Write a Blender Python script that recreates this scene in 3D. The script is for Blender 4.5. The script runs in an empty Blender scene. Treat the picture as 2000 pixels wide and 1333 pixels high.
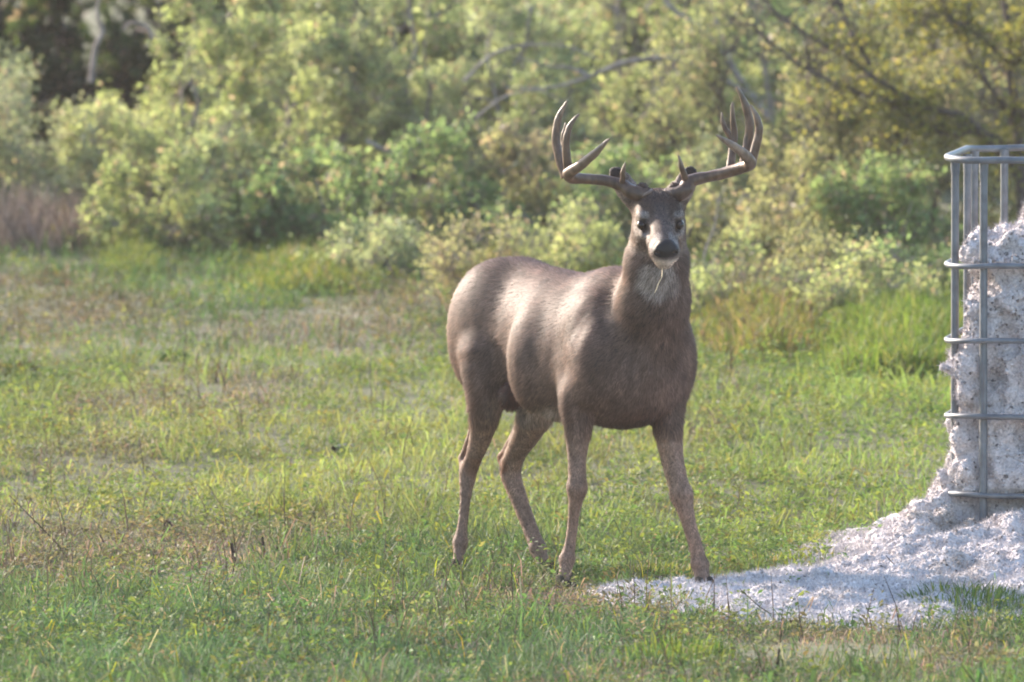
import bpy, math, random
import numpy as np

# ------------------------------------------------------------------ camera, sky, sun, exposure
scene = bpy.context.scene
CAM_H, CAM_D, PITCH, LENS = 2.8, 40.0, math.radians(2.955), 475.2
FPX = 2000.0 * LENS / 36.0
cam_data = bpy.data.cameras.new("camera")
cam = bpy.data.objects.new("camera", cam_data)
scene.collection.objects.link(cam)
cam.location = (0.0, -CAM_D, CAM_H)
cam.rotation_euler = (math.pi / 2 - PITCH, 0.0, 0.0)
cam_data.lens = LENS
cam_data.sensor_width = 36.0
cam_data.clip_start = 0.5
cam_data.clip_end = 3000.0
cam_data.dof.use_dof = True
cam_data.dof.focus_distance = 39.9
cam_data.dof.aperture_fstop = LENS / 66.0
scene.camera = cam

SUN_AZ = math.radians(-46.0)      # from straight behind the deer, turned to the left
SUN_EL = math.radians(24.0)
sun_vec = np.array([math.sin(SUN_AZ) * math.cos(SUN_EL), math.cos(SUN_AZ) * math.cos(SUN_EL), math.sin(SUN_EL)])
world = bpy.data.worlds.new("World")
scene.world = world
world.use_nodes = True
wn = world.node_tree
sky_node = wn.nodes.new("ShaderNodeTexSky")
sky_node.sky_type = 'NISHITA'
sky_node.sun_disc = False
sky_node.sun_elevation = SUN_EL
sky_node.sun_rotation = SUN_AZ
sky_node.air_density = 1.0
sky_node.dust_density = 1.0
bg = wn.nodes["Background"]
wn.links.new(sky_node.outputs[0], bg.inputs[0])
bg.inputs[1].default_value = 0.15
sun_data = bpy.data.lights.new("sun", 'SUN')
sun_data.energy = 4.4
sun_data.angle = math.radians(1.5)
sun_data.color = (1.0, 0.84, 0.70)
sun = bpy.data.objects.new("sun", sun_data)
scene.collection.objects.link(sun)
from mathutils import Vector, Matrix
sun.rotation_euler = Vector(sun_vec).to_track_quat('Z', 'Y').to_euler()
sun.location = (-8, 12, 20)

scene.view_settings.view_transform = 'Standard'
scene.view_settings.look = 'None'
scene.view_settings.exposure = 1.68
scene.view_settings.gamma = 1.0
scene.view_settings.use_curve_mapping = False
scene.cycles.filter_width = 1.9
scene.cycles.max_bounces = 6
scene.cycles.diffuse_bounces = 5
scene.cycles.transmission_bounces = 4
scene.cycles.volume_bounces = 0
scene.cycles.use_denoising = True

# ------------------------------------------------------------------ measuring and mesh helpers
COL = scene.collection
rng = np.random.default_rng(7)

def P(px, py, y):
    """world point seen at photo pixel (px, py) when it stands at depth y"""
    fx = (px - 1000.0) / FPX
    fz = -(py - 666.5) / FPX
    c, s = math.cos(PITCH), math.sin(PITCH)
    d = np.array([fx, c + fz * s, -s + fz * c])
    t = (y + CAM_D) / d[1]
    return np.array([0.0, -CAM_D, CAM_H]) + d * t

def X(px, y):
    return (px - 1000.0) / FPX * (CAM_D + y)

def G(x, y):
    """height of the ground"""
    x = np.asarray(x, dtype=float); y = np.asarray(y, dtype=float)
    yy = np.maximum(y - 0.6, 0.0)
    rise = 0.0285 * yy * (1 - np.exp(-yy / 2.0))
    rise = np.where(yy > 16, 0.0285 * 16 + (yy - 16) * 0.012, rise)
    rise = np.minimum(rise, 1.6)
    b = 0.014 * np.sin(1.9 * x + 0.7 * y + 1.0) * np.sin(1.3 * y - 0.6 * x) + 0.010 * np.sin(4.1 * x + 1.7) * np.sin(2.9 * y + 0.4)
    near = 1 - np.exp(-((x - 0.35) ** 2 + (y - 0.1) ** 2) / 0.8)
    return rise + b * near

def link(o, parent=None):
    COL.objects.link(o)
    if parent is not None:
        o.parent = parent
    return o

def tag(o, label=None, cat=None, group=None, kind=None):
    if label: o["label"] = label
    if cat: o["category"] = cat
    if group: o["group"] = group
    if kind: o["kind"] = kind
    return o

def empty(name, loc, label, cat, group=None):
    o = bpy.data.objects.new(name, None)
    o.empty_display_size = 0.1
    o.location = loc
    link(o)
    return tag(o, label, cat, group)

def mesh_np(name, V, F, mat=None, parent=None, col=None, smooth=True, origin=None):
    """V (n,3), F (m,3) or (m,4) index array -> one mesh object"""
    V = np.ascontiguousarray(V, dtype=np.float32)
    F = np.ascontiguousarray(F, dtype=np.int32)
    if parent is not None and origin is None:
        origin = np.array(parent.location)
        if parent.parent is not None:
            origin = origin + np.array(parent.parent.location)
    me = bpy.data.meshes.new(name)
    if origin is not None:
        V = V - np.asarray(origin, dtype=np.float32)
    me.vertices.add(len(V)); me.vertices.foreach_set("co", V.ravel())
    k = F.shape[1]
    me.loops.add(F.size); me.loops.foreach_set("vertex_index", F.ravel())
    me.polygons.add(len(F)); me.polygons.foreach_set("loop_start", np.arange(0, F.size, k, dtype=np.int32))
    me.polygons.foreach_set("use_smooth", np.full(len(F), smooth, dtype=bool))
    me.update(calc_edges=True)
    if col is not None:
        c = np.ones((len(V), 4), dtype=np.float32); c[:, :3] = np.clip(col, 0, 1)
        a = me.color_attributes.new("Col", 'FLOAT_COLOR', 'POINT'); a.data.foreach_set("color", c.ravel())
    if mat is not None:
        me.materials.append(mat)
    o = bpy.data.objects.new(name, me)
    if origin is not None and parent is None:
        o.location = origin
    link(o, parent)
    return o

def catmull(pts, n):
    pts = np.asarray(pts, dtype=float)
    p = np.vstack([2 * pts[0] - pts[1], pts, 2 * pts[-1] - pts[-2]])
    m = len(pts) - 1
    u = np.linspace(0, m, n); i = np.minimum(u.astype(int), m - 1); t = (u - i)[:, None]
    a, b, c, d = p[i], p[i + 1], p[i + 2], p[i + 3]
    return 0.5 * (2 * b + (c - a) * t + (2 * a - 5 * b + 4 * c - d) * t ** 2 + (3 * b - 3 * c + d - a) * t ** 3)

def tubes(L, R, S=6):
    """batch of polylines L (N,K,3) with radii R (N,K) -> V, quads (ends closed by taper)"""
    L = np.asarray(L, float); R = np.asarray(R, float)
    if L.ndim == 2: L = L[None]; R = R[None]
    N, K, _ = L.shape
    T = np.gradient(L, axis=1); T /= np.linalg.norm(T, axis=2, keepdims=True) + 1e-9
    ref = np.where(np.abs(T[:, :1, 2:3]) > 0.8, np.array([1.0, 0, 0]), np.array([0, 0, 1.0]))
    ref = np.broadcast_to(ref, T.shape)
    A = np.cross(T, ref); A /= np.linalg.norm(A, axis=2, keepdims=True) + 1e-9
    B = np.cross(T, A)
    th = np.arange(S) * 2 * math.pi / S
    V = L[:, :, None, :] + R[:, :, None, None] * (A[:, :, None, :] * np.cos(th)[None, None, :, None] + B[:, :, None, :] * np.sin(th)[None, None, :, None])
    idx = np.arange(N * K * S).reshape(N, K, S)
    a = idx[:, :-1, :]; b = np.roll(idx, -1, axis=2)[:, :-1, :]; c = np.roll(idx, -1, axis=2)[:, 1:, :]; d = idx[:, 1:, :]
    Q = np.stack([a, b, c, d], axis=-1).reshape(-1, 4)
    return V.reshape(-1, 3), Q

def vnoise(p, freq, seed=0):
    """cheap smooth value noise in [-1,1] for point arrays"""
    q = np.asarray(p, dtype=np.float64) * freq + 31.7 * seed + 1000.0
    i = np.floor(q).astype(np.int64); f = q - i; f = f * f * (3 - 2 * f)
    def h(ix, iy, iz):
        n = (ix * 374761393 + iy * 668265263 + iz * 2147483647 + seed * 1013) & 0xffffffff
        n = ((n ^ (n >> 13)) * 1274126177) & 0xffffffff
        return ((n ^ (n >> 16)) & 0xffff) / 32767.5 - 1.0
    r = 0
    for dx in (0, 1):
        for dy in (0, 1):
            for dz in (0, 1):
                w = (f[..., 0] if dx else 1 - f[..., 0]) * (f[..., 1] if dy else 1 - f[..., 1]) * (f[..., 2] if dz else 1 - f[..., 2])
                r = r + w * h(i[..., 0] + dx, i[..., 1] + dy, i[..., 2] + dz)
    return r

# ------------------------------------------------------------------ implicit surfaces
class Field:
    def __init__(self, lo, hi, h):
        self.lo = np.array(lo, float); self.h = h
        self.n = np.ceil((np.array(hi) - self.lo) / h).astype(int) + 1
        self.F = np.full(self.n, 0.25, dtype=np.float32)
        self.ax = [self.lo[k] + np.arange(self.n[k]) * h for k in range(3)]
    def box(self, lo, hi):
        s = []
        for k in range(3):
            a = max(0, int(math.floor((lo[k] - self.lo[k]) / self.h))); b = min(self.n[k], int(math.ceil((hi[k] - self.lo[k]) / self.h)) + 1)
            if a >= b: return None, None
            s.append(slice(a, b))
        g = np.meshgrid(*[self.ax[k][s[k]].astype(np.float32) for k in range(3)], indexing='ij', sparse=False)
        return tuple(s), np.stack(g, axis=-1)
    def add(self, fn, lo, hi, k=0.02, sub=False):
        m = k + 0.02
        s, p = self.box(np.asarray(lo) - m, np.asarray(hi) + m)
        if s is None: return
        d = fn(p).astype(np.float32); f = self.F[s]
        if sub:
            hh = np.clip(0.5 - 0.5 * (f + d) / k, 0, 1); self.F[s] = f * (1 - hh) - d * hh + k * hh * (1 - hh)
        else:
            hh = np.clip(0.5 + 0.5 * (d - f) / k, 0, 1); self.F[s] = d * (1 - hh) + f * hh - k * hh * (1 - hh)
    def ell(self, c, R, axes=None, k=0.02, sub=False):
        c = np.asarray(c, float); R = np.asarray(R, float)
        A = np.eye(3) if axes is None else np.asarray(axes, float)
        A32 = A.astype(np.float32)
        def fn(p):
            q = (p - c.astype(np.float32)) @ A32.T
            k0 = np.sqrt(((q / R.astype(np.float32)) ** 2).sum(-1)) + 1e-6
            k1 = np.sqrt(((q / (R ** 2).astype(np.float32)) ** 2).sum(-1)) + 1e-6
            return k0 * (k0 - 1) / k1
        m = R.max()
        ext = np.sqrt(((A * R[:, None]) ** 2).sum(0))
        self.add(fn, c - ext, c + ext, k, sub)
    def cone(self, a, b, ra, rb, k=0.02, squash=None, sub=False):
        """tapered capsule; squash=(direction, factor) thins it along a direction"""
        a = np.asarray(a, np.float32); b = np.asarray(b, np.float32)
        def fn(p):
            ab = b - a; t = np.clip(((p - a) @ ab) / (ab @ ab), 0, 1)
            q = p - (a + t[..., None] * ab)
            if squash is not None:
                dv = np.asarray(squash[0], np.float32); q = q + (q @ dv)[..., None] * dv * np.float32(1.0 / squash[1] - 1.0)
            return np.sqrt((q * q).sum(-1)) - (ra + (rb - ra) * t)
        r = max(ra, rb)
        self.add(fn, np.minimum(a, b) - r, np.maximum(a, b) + r, k, sub)
    def chain(self, pts, rad, k=0.02, n=None):
        pts = np.asarray(pts, float)
        n = n or 3 * (len(pts) - 1) + 1
        c = catmull(pts, n); r = np.interp(np.linspace(0, 1, n), np.linspace(0, 1, len(rad)), rad)
        for i in range(n - 1):
            self.cone(c[i], c[i + 1], r[i], r[i + 1], k if i == 0 else min(k, 0.012))
    def mesh(self):
        F = self.F; neg = F < 0
        nx, ny, nz = F.shape
        c = np.zeros((nx - 1, ny - 1, nz - 1), dtype=np.uint8)
        for dx in (0, 1):
            for dy in (0, 1):
                for dz in (0, 1):
                    c += neg[dx:nx - 1 + dx, dy:ny - 1 + dy, dz:nz - 1 + dz]
        act = np.argwhere((c > 0) & (c < 8))
        idx = np.full(c.shape, -1, dtype=np.int32); idx[act[:, 0], act[:, 1], act[:, 2]] = np.arange(len(act))
        acc = np.zeros((len(act), 3)); cnt = np.zeros(len(act))
        cor = [(x, y, z) for x in (0, 1) for y in (0, 1) for z in (0, 1)]
        for a in cor:
            for d in range(3):
                if a[d]: continue
                b = list(a); b[d] = 1
                fa = F[act[:, 0] + a[0], act[:, 1] + a[1], act[:, 2] + a[2]]; fb = F[act[:, 0] + b[0], act[:, 1] + b[1], act[:, 2] + b[2]]
                m = (fa < 0) != (fb < 0)
                t = np.where(m, fa / np.where(m, fa - fb, 1), 0)
                p = np.tile(np.array(a, float), (len(act), 1)); p[:, d] += t
                acc += p * m[:, None]; cnt += m
        V = (act + acc / cnt[:, None]) * self.h + self.lo
        Q = []
        for d in range(3):
            u, v = (d + 1) % 3, (d + 2) % 3
            sl0 = [slice(None)] * 3; sl1 = [slice(None)] * 3
            sl0[d] = slice(0, -1); sl1[d] = slice(1, None)
            ch = neg[tuple(sl0)] != neg[tuple(sl1)]
            e = np.argwhere(ch)
            ok = (e[:, u] > 0) & (e[:, v] > 0) & (e[:, u] < F.shape[u] - 1) & (e[:, v] < F.shape[v] - 1)
            e = e[ok]
            inside = neg[e[:, 0], e[:, 1], e[:, 2]]
            def cell(du, dv):
                q = e.copy(); q[:, u] += du; q[:, v] += dv
                return idx[q[:, 0], q[:, 1], q[:, 2]]
            quad = np.stack([cell(-1, -1), cell(0, -1), cell(0, 0), cell(-1, 0)], axis=1)
            quad[~inside] = quad[~inside][:, ::-1]
            Q.append(quad)
        Q = np.vstack(Q)
        return V, Q[(Q >= 0).all(1)]

def vertex_normals(V, Q):
    n = np.cross(V[Q[:, 2]] - V[Q[:, 0]], V[Q[:, 3 if Q.shape[1] == 4 else 1]] - V[Q[:, 1 if Q.shape[1] == 4 else 0]])
    if Q.shape[1] != 4: n = np.cross(V[Q[:, 1]] - V[Q[:, 0]], V[Q[:, 2]] - V[Q[:, 0]])
    N = np.zeros_like(V)
    for j in range(Q.shape[1]): np.add.at(N, Q[:, j], n)
    return N / (np.linalg.norm(N, axis=1, keepdims=True) + 1e-12)

def relax(V, Q, it=2, lam=0.5):
    for _ in range(it):
        acc = np.zeros_like(V); cnt = np.zeros(len(V))
        for j in range(4):
            for k in (1, 3):
                np.add.at(acc, Q[:, j], V[Q[:, (j + k) % 4]]); np.add.at(cnt, Q[:, j], 1)
        V = V + lam * (acc / cnt[:, None] - V)
    return V

def smooth01(x, a, b):
    t = np.clip((x - a) / (b - a), 0, 1)
    return t * t * (3 - 2 * t)

def mixc(c, d, w):
    return c + (np.asarray(d) - c) * np.asarray(w)[:, None]

# ------------------------------------------------------------------ materials
def mat_new(name):
    m = bpy.data.materials.new(name); m.use_nodes = True
    nt = m.node_tree
    return m, nt, nt.nodes["Principled BSDF"]

def mat_leaf(name, trans=0.45, rough=0.55, spec=0.3, tint=(1.12, 1.12, 0.72)):
    """leaf or blade: colour from the mesh attribute, light passes through"""
    m, nt, b = mat_new(name)
    at = nt.nodes.new("ShaderNodeAttribute"); at.attribute_name = "Col"
    b.inputs["Roughness"].default_value = rough
    b.inputs["Specular IOR Level"].default_value = spec
    tr = nt.nodes.new("ShaderNodeBsdfTranslucent")
    mul = nt.nodes.new("ShaderNodeMix"); mul.data_type = 'RGBA'; mul.blend_type = 'MULTIPLY'; mul.inputs[0].default_value = 1.0
    mul.inputs[7].default_value = (*tint, 1)
    mx = nt.nodes.new("ShaderNodeMixShader"); mx.inputs[0].default_value = trans
    nt.links.new(at.outputs["Color"], b.inputs["Base Color"])
    nt.links.new(at.outputs["Color"], mul.inputs[6]); nt.links.new(mul.outputs[2], tr.inputs["Color"])
    nt.links.new(b.outputs[0], mx.inputs[1]); nt.links.new(tr.outputs[0], mx.inputs[2])
    nt.links.new(mx.outputs[0], nt.nodes["Material Output"].inputs["Surface"])
    return m

def mat_noise(name, c1, c2, scale, rough=0.8, bump=0.0, metallic=0.0, detail=6.0, spec=0.3, stretch=None):
    m, nt, b = mat_new(name)
    tc = nt.nodes.new("ShaderNodeTexCoord"); no = nt.nodes.new("ShaderNodeTexNoise")
    mp = nt.nodes.new("ShaderNodeMapping")
    if stretch: mp.inputs["Scale"].default_value = stretch
    no.inputs["Scale"].default_value = scale; no.inputs["Detail"].default_value = detail
    rp = nt.nodes.new("ShaderNodeValToRGB")
    rp.color_ramp.elements[0].position = 0.3; rp.color_ramp.elements[1].position = 0.7
    rp.color_ramp.elements[0].color = (*c1, 1); rp.color_ramp.elements[1].color = (*c2, 1)
    nt.links.new(tc.outputs["Object"], mp.inputs[0]); nt.links.new(mp.outputs[0], no.inputs["Vector"])
    nt.links.new(no.outputs["Fac"], rp.inputs[0]); nt.links.new(rp.outputs[0], b.inputs["Base Color"])
    b.inputs["Roughness"].default_value = rough; b.inputs["Metallic"].default_value = metallic
    b.inputs["Specular IOR Level"].default_value = spec
    if bump:
        bp = nt.nodes.new("ShaderNodeBump"); bp.inputs["Strength"].default_value = bump; bp.inputs["Distance"].default_value = 0.004
        nt.links.new(no.outputs["Fac"], bp.inputs["Height"]); nt.links.new(bp.outputs[0], b.inputs["Normal"])
    return m

def mat_coat(name, sheen=.3, rough=.7, scale=140., bump=.35, spec=.25):
    m, nt, b = mat_new(name)
    at = nt.nodes.new("ShaderNodeAttribute"); at.attribute_name = "Col"
    tc = nt.nodes.new("ShaderNodeTexCoord"); no = nt.nodes.new("ShaderNodeTexNoise")
    no.inputs["Scale"].default_value = scale; no.inputs["Detail"].default_value = 4.0
    mp = nt.nodes.new("ShaderNodeMapping"); mp.inputs["Scale"].default_value = (1, 1, 0.4)
    rg = nt.nodes.new("ShaderNodeMapRange"); rg.inputs[1].default_value = .3; rg.inputs[2].default_value = .7; rg.inputs[3].default_value = 0.70; rg.inputs[4].default_value = 1.32
    mul = nt.nodes.new("ShaderNodeMix"); mul.data_type = 'RGBA'; mul.blend_type = 'MULTIPLY'; mul.inputs[0].default_value = 1.0
    nt.links.new(tc.outputs["Object"], mp.inputs[0]); nt.links.new(mp.outputs[0], no.inputs["Vector"])
    nt.links.new(no.outputs["Fac"], rg.inputs[0])
    nt.links.new(at.outputs["Color"], mul.inputs[6]); nt.links.new(rg.outputs[0], mul.inputs[7])
    nt.links.new(mul.outputs[2], b.inputs["Base Color"])
    b.inputs["Roughness"].default_value = rough; b.inputs["Specular IOR Level"].default_value = spec
    b.inputs["Sheen Weight"].default_value = sheen; b.inputs["Sheen Roughness"].default_value = 0.45
    b.inputs["Sheen Tint"].default_value = (1.0, 0.93, 0.82, 1)
    bp = nt.nodes.new("ShaderNodeBump"); bp.inputs["Strength"].default_value = bump; bp.inputs["Distance"].default_value = 0.003
    nt.links.new(no.outputs["Fac"], bp.inputs["Height"]); nt.links.new(bp.outputs[0], b.inputs["Normal"])
    return m

# ------------------------------------------------------------------ the deer
HX, HY = 0.5, -0.866
def B(s, r, z):
    """deer body frame: s forward, r to the deer's right, z up"""
    return np.array([0.326 + HX * s - 0.866 * r, 0.05 + HY * s - 0.5 * r, z])
BODY_AX = np.array([[HX, HY, 0], [-0.866, -0.5, 0], [0, 0, 1.0]])
def tilt_s(a):
    """body axes with s and z turned by a radians in the side plane"""
    c, s = math.cos(a), math.sin(a)
    return np.array([BODY_AX[0] * c + BODY_AX[2] * s, BODY_AX[1], -BODY_AX[0] * s + BODY_AX[2] * c])

HEAD_YAW, HEAD_PITCH = math.radians(6), math.radians(18)
hf = np.array([math.sin(HEAD_YAW) * math.cos(HEAD_PITCH), -math.cos(HEAD_YAW) * math.cos(HEAD_PITCH), -math.sin(HEAD_PITCH)])
hl = np.array([-math.cos(HEAD_YAW), -math.sin(HEAD_YAW), 0.0])
hu = -np.cross(hf, hl)
HEAD_AX = np.array([hf, hl, hu])
HEAD_O = P(1289, 437, -0.30)
def H(f, l, u):
    return HEAD_O + hf * f + hl * l + hu * u

LEGS = {
    'fr': ([B(0.05, 0.105, 0.62), P(1133, 775, -0.02), P(1130, 830, -0.02), P(1127, 895, -0.03), P(1127, 953, -0.045), P(1121, 1005, -0.035), P(1115, 1055, -0.03), P(1108, 1092, -0.035), P(1104, 1118, -0.05), P(1102, 1146, -0.06)],
           [0.085, 0.056, 0.041, 0.0305, 0.0285, 0.0195, 0.0185, 0.0225, 0.020, 0.026]),
    'fl': ([B(0.06, -0.10, 0.62), P(1298, 775, 0.02), P(1303, 822, 0.0), P(1313, 898, -0.02), P(1331, 968, -0.06), P(1345, 1020, -0.07), P(1357, 1062, -0.075), P(1367, 1102, -0.08), P(1371, 1125, -0.10), P(1374, 1152, -0.12)],
           [0.085, 0.06, 0.046, 0.0365, 0.0325, 0.0235, 0.0225, 0.0255, 0.0235, 0.030]),
    'hr': ([B(-0.60, 0.10, 0.66), P(950, 775, 0.50), P(942, 840, 0.545), P(926, 893, 0.60), P(914, 925, 0.62), P(908, 985, 0.60), P(903, 1030, 0.585), P(899, 1060, 0.58), P(897, 1088, 0.56), P(896, 1121, 0.54)],
           [0.095, 0.056, 0.037, 0.028, 0.028, 0.0185, 0.0178, 0.0225, 0.0195, 0.0255]),
    'hl': ([B(-0.54, -0.09, 0.66), P(1052, 790, 0.50), P(1034, 838, 0.545), P(1008, 885, 0.61), P(997, 922, 0.64), P(1010, 965, 0.61), P(1031, 1020, 0.57), P(1050, 1070, 0.53), P(1058, 1092, 0.51), P(1066, 1122, 0.50)],
           [0.095, 0.060, 0.043, 0.034, 0.034, 0.029, 0.026, 0.026, 0.0215, 0.026]),
}

def build_deer():
    root = empty("deer", (0.326, 0.05, 0.0), "grey-brown antlered buck standing in the grass, head turned to face the viewer", "deer")
    fd = Field((-0.30, -0.60, -0.03), (0.66, 0.92, 1.28), 0.0055)
    # trunk: lofted, egg-shaped sections along s
    S = np.array([-.825, -.80, -.75, -.65, -.50, -.40, -.28, -.14, 0.0, .10, .17, .215])
    top = np.array([.82, .865, .915, .948, .940, .930, .920, .914, .918, .895, .845, .74])
    bot = np.array([.74, .69, .63, .575, .548, .525, .502, .485, .474, .487, .545, .67])
    hw = np.array([.03, .075, .115, .142, .142, .152, .197, .180, .158, .145, .11, .03])
    ss = np.linspace(S[0], S[-1], 400)
    ker = np.hanning(31); ker /= ker.sum()
    def sm(v):
        a = np.interp(ss, S, v); return np.convolve(np.pad(a, 15, mode='edge'), ker, mode='valid')
    T_, B_, W_ = sm(top), sm(bot), sm(hw)
    o = B(0, 0, 0)
    def torso(p):
        q = (p - o.astype(np.float32)) @ BODY_AX.T.astype(np.float32)
        s, r, z = q[..., 0], q[..., 1], q[..., 2]
        t = np.interp(s, ss, T_); b = np.interp(s, ss, B_); w = np.interp(s, ss, W_)
        c = (t + b) / 2; a = (t - b) / 2
        zn = (z - c) / a
        w = w * (1 - 0.10 * np.clip(zn, -1, 1) - 0.10 * np.clip(zn, 0, 1) ** 2)
        rho = np.sqrt(np.abs(zn) ** 2.15 + np.abs(r / w) ** 2.15)
        d = (rho - 1) * np.minimum(a, w)
        over = np.maximum(np.maximum(ss[0] - s, s - ss[-1]), 0)
        return np.maximum(d, over * 1.0 + np.where(over > 0, 0.0, -1))
    fd.add(torso, (-0.30, -0.35, 0.42), (0.66, 0.92, 1.0), 0.01)
    K = 0.035
    # rump, hips, haunches
    for sg in (1, -1):
        fd.ell(B(-.668, .080 * sg, .75), (.135, .090, .175), tilt_s(-0.15), 0.08)
        fd.ell(B(-.60, .095 * sg, .66), (.10, .072, .13), tilt_s(0.25), 0.03)
        fd.ell(B(-.735, .072 * sg, .70), (.065, .062, .15), tilt_s(-0.12), 0.06)       # hamstring
        # shoulder blade, upper arm, elbow
        fd.ell(B(.005, .106 * sg, .73), (.085, .062, .150), tilt_s(-0.28), 0.06)
        fd.ell(B(.065, .115 * sg, .685), (.10, .08, .135), tilt_s(0.2), 0.03)
        fd.ell(B(-.045, .125 * sg, .655), (.065, .05, .10), tilt_s(0.5), 0.022)                   # triceps
        fd.ell(B(-.275, .128 * sg, .665), (.085, .078, .150), tilt_s(-0.15), 0.05)                 # ribs
    fd.ell(B(.125, 0, .665), (.105, .125, .15), BODY_AX, 0.05)                                    # brisket
    fd.ell(B(-.03, 0, .885), (.16, .06, .05), BODY_AX, 0.05)                                      # withers
    # hollows: flank before the haunch, behind the shoulder, between the forelegs
    for sg in (1, -1):
        fd.ell(B(-.425, .226 * sg, .72), (.050, .062, .15), tilt_s(-0.22), 0.04, sub=True)
        fd.ell(B(-.455, .205 * sg, .63), (.04, .055, .09), tilt_s(0.3), 0.05, sub=True)
        fd.ell(B(-.075, .250 * sg, .72), (.025, .055, .13), tilt_s(-0.25), 0.045, sub=True)
        fd.ell(B(.085, .235 * sg, .855), (.025, .07, .10), tilt_s(-0.35), 0.05, sub=True)
    # legs
    for key, (pts, rad) in LEGS.items():
        fd.chain(pts, [r - (.0052 if i > 2 else .002) for i, r in enumerate(rad)], 0.03, n=28)
    for key in ('fr', 'fl'):
        p = LEGS[key][0]; r = LEGS[key][1]
        fd.ell(p[4], (r[4] * 1.12, r[4] * 1.12, 0.036), None, 0.01)            # knee
        fd.ell(p[7], (r[7] * 1.1, r[7] * 1.2, 0.022), None, 0.008)             # fetlock
        fd.ell(p[1] + np.array([-.028, .03, .025]), (.03, .035, .05), None, 0.025)   # point of elbow
    for key in ('hr', 'hl'):
        p = LEGS[key][0]; r = LEGS[key][1]
        back = np.array([-0.026, 0.042, 0.020]) if key == 'hr' else np.array([-0.036, 0.034, 0.014])
        heel = (p[3] + p[4]) / 2 + back
        fd.cone(heel, p[4] + np.array([0, 0, -.02]), 0.0135, 0.020, 0.012)     # point of hock
        up = p[2] + np.array([-0.018, 0.028, 0.03]) if key == 'hr' else p[2] + np.array([-0.02, 0.02, 0.03])
        fd.cone(heel, up, 0.0095, 0.013, 0.008)                                # tendon above the hock
        fd.ell(p[7], (r[7] * 1.05, r[7] * 1.2, 0.024), None, 0.008)
    # tail, scrotum
    fd.chain([B(-.80, 0, .875), B(-.845, .005, .80), B(-.855, .01, .70), B(-.835, .015, .63)], [.028, .036, .036, .016], 0.02)
    scr = P(998, 775, .40)
    fd.ell(scr, (.032, .034, .042), None, 0.012)
    fd.ell(P(1085, 806, .20), (.022, .05, .022), tilt_s(0)[[1, 0, 2]], 0.03)
    # neck
    fd.cone(B(-.02, 0, .79), P(1252, 655, -.02), .135, .132, 0.05)
    fd.cone(P(1262, 655, -.05), P(1277, 585, -.13), .122, .100, 0.03)
    fd.cone(P(1277, 585, -.13), P(1284, 512, -.19), .100, .086, 0.03)
    fd.cone(P(1282, 512, -.19), P(1288, 440, -.225), .086, .074, 0.03)
    fd.cone(P(1258, 610, .0), P(1288, 440, -.19), .070, .06, 0.04)           # crest of the neck
    # head
    fd.ell(H(-.062, 0, .012), (.080, .070, .066), HEAD_AX, 0.02)
    fd.ell(H(-.045, 0, .036), (.070, .062, .040), HEAD_AX, 0.02)              # forehead
    fd.ell(H(-.072, 0, .050), (.034, .056, .020), HEAD_AX, 0.016)             # poll tuft
    fd.cone(H(-.01, 0, -.014), H(.085, 0, -.026), .058, .044, 0.02, squash=(hl, .92))
    fd.cone(H(.080, 0, -.026), H(.150, 0, -.034), .043, .037, 0.02)
    fd.cone(H(.0, 0, .010), H(.14, 0, -.010), .032, .022, 0.02)               # nose bridge
    fd.cone(H(-.04, 0, -.070), H(.130, 0, -.066), .038, .022, 0.018)          # lower jaw
    fd.ell(H(.138, 0, -.070), (.022, .025, .018), HEAD_AX, 0.012)
    for sg in (1, -1):
        fd.ell(H(-.035, .046 * sg, -.040), (.055, .028, .045), HEAD_AX, 0.02)     # cheek
        fd.ell(H(-.010, .052 * sg, .022), (.034, .018, .018), HEAD_AX, 0.012)      # brow
        fd.ell(H(.012, .050 * sg, -.022), (.034, .014, .013), HEAD_AX, 0.012)     # lower lid
        fd.ell(H(.020, .068 * sg, .001), (.024, .016, .018), HEAD_AX, 0.006, sub=True)
        fd.ell(H(.138, .026 * sg, -.036), (.030, .019, .026), HEAD_AX, 0.012)     # upper lip
        fd.ell(H(.060, .046 * sg, -.005), (.028, .012, .012), HEAD_AX, 0.016, sub=True)
        fd.cone(H(-.070, .038 * sg, .058), H(-.074, .048 * sg, .080), .021, .020, 0.012)  # pedicle
    # ears: long cupped shells, standing back behind the antlers
    for sg, tip, mid in ((1, P(1196, 329, -.205), P(1208, 372, -.205)), (-1, P(1353, 327, -.20), P(1348, 372, -.20))):
        base = H(-.092, .058 * sg, .026)
        ax = tip - base; ln = np.linalg.norm(ax); ax /= ln
        side = np.cross(ax, np.array([0, 1.0, 0])); side /= np.linalg.norm(side)
        nrm = np.cross(side, ax); nrm = nrm if nrm[1] < 0 else -nrm
        cen = (base + tip) / 2
        fd.ell(cen, (ln * .53, .032, .017), np.array([ax, side, nrm]), 0.012)
        fd.ell(cen + nrm * .020 + ax * .012, (ln * .40, .024, .015), np.array([ax, side, nrm]), 0.005, sub=True)
        fd.cone(base, base + ax * ln * .35, .026, .022, 0.02)
    V, Q = fd.mesh()
    V = relax(V, Q, 2, 0.5)
    N = vertex_normals(V, Q)
    # --- coat colours
    n1 = vnoise(V, 9.0, 1); n2 = vnoise(V, 38.0, 2); n3 = vnoise(V * np.array([1, 1, .35]), 120.0, 3)
    q = (V - o) @ BODY_AX.T
    s, r, z = q[:, 0], q[:, 1], q[:, 2]
    hq = (V - HEAD_O) @ HEAD_AX.T
    f, l, u = hq[:, 0], np.abs(hq[:, 1]), hq[:, 2]
    C = np.tile(np.array([.098, .068, .055]), (len(V), 1))
    C = mixc(C, (.096, .074, .068), smooth01(z, .70, .92) * .8)                       # darker, greyer back
    C = mixc(C, (.14, .105, .093), smooth01(n1, -.2, .7) * .5)
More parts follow.
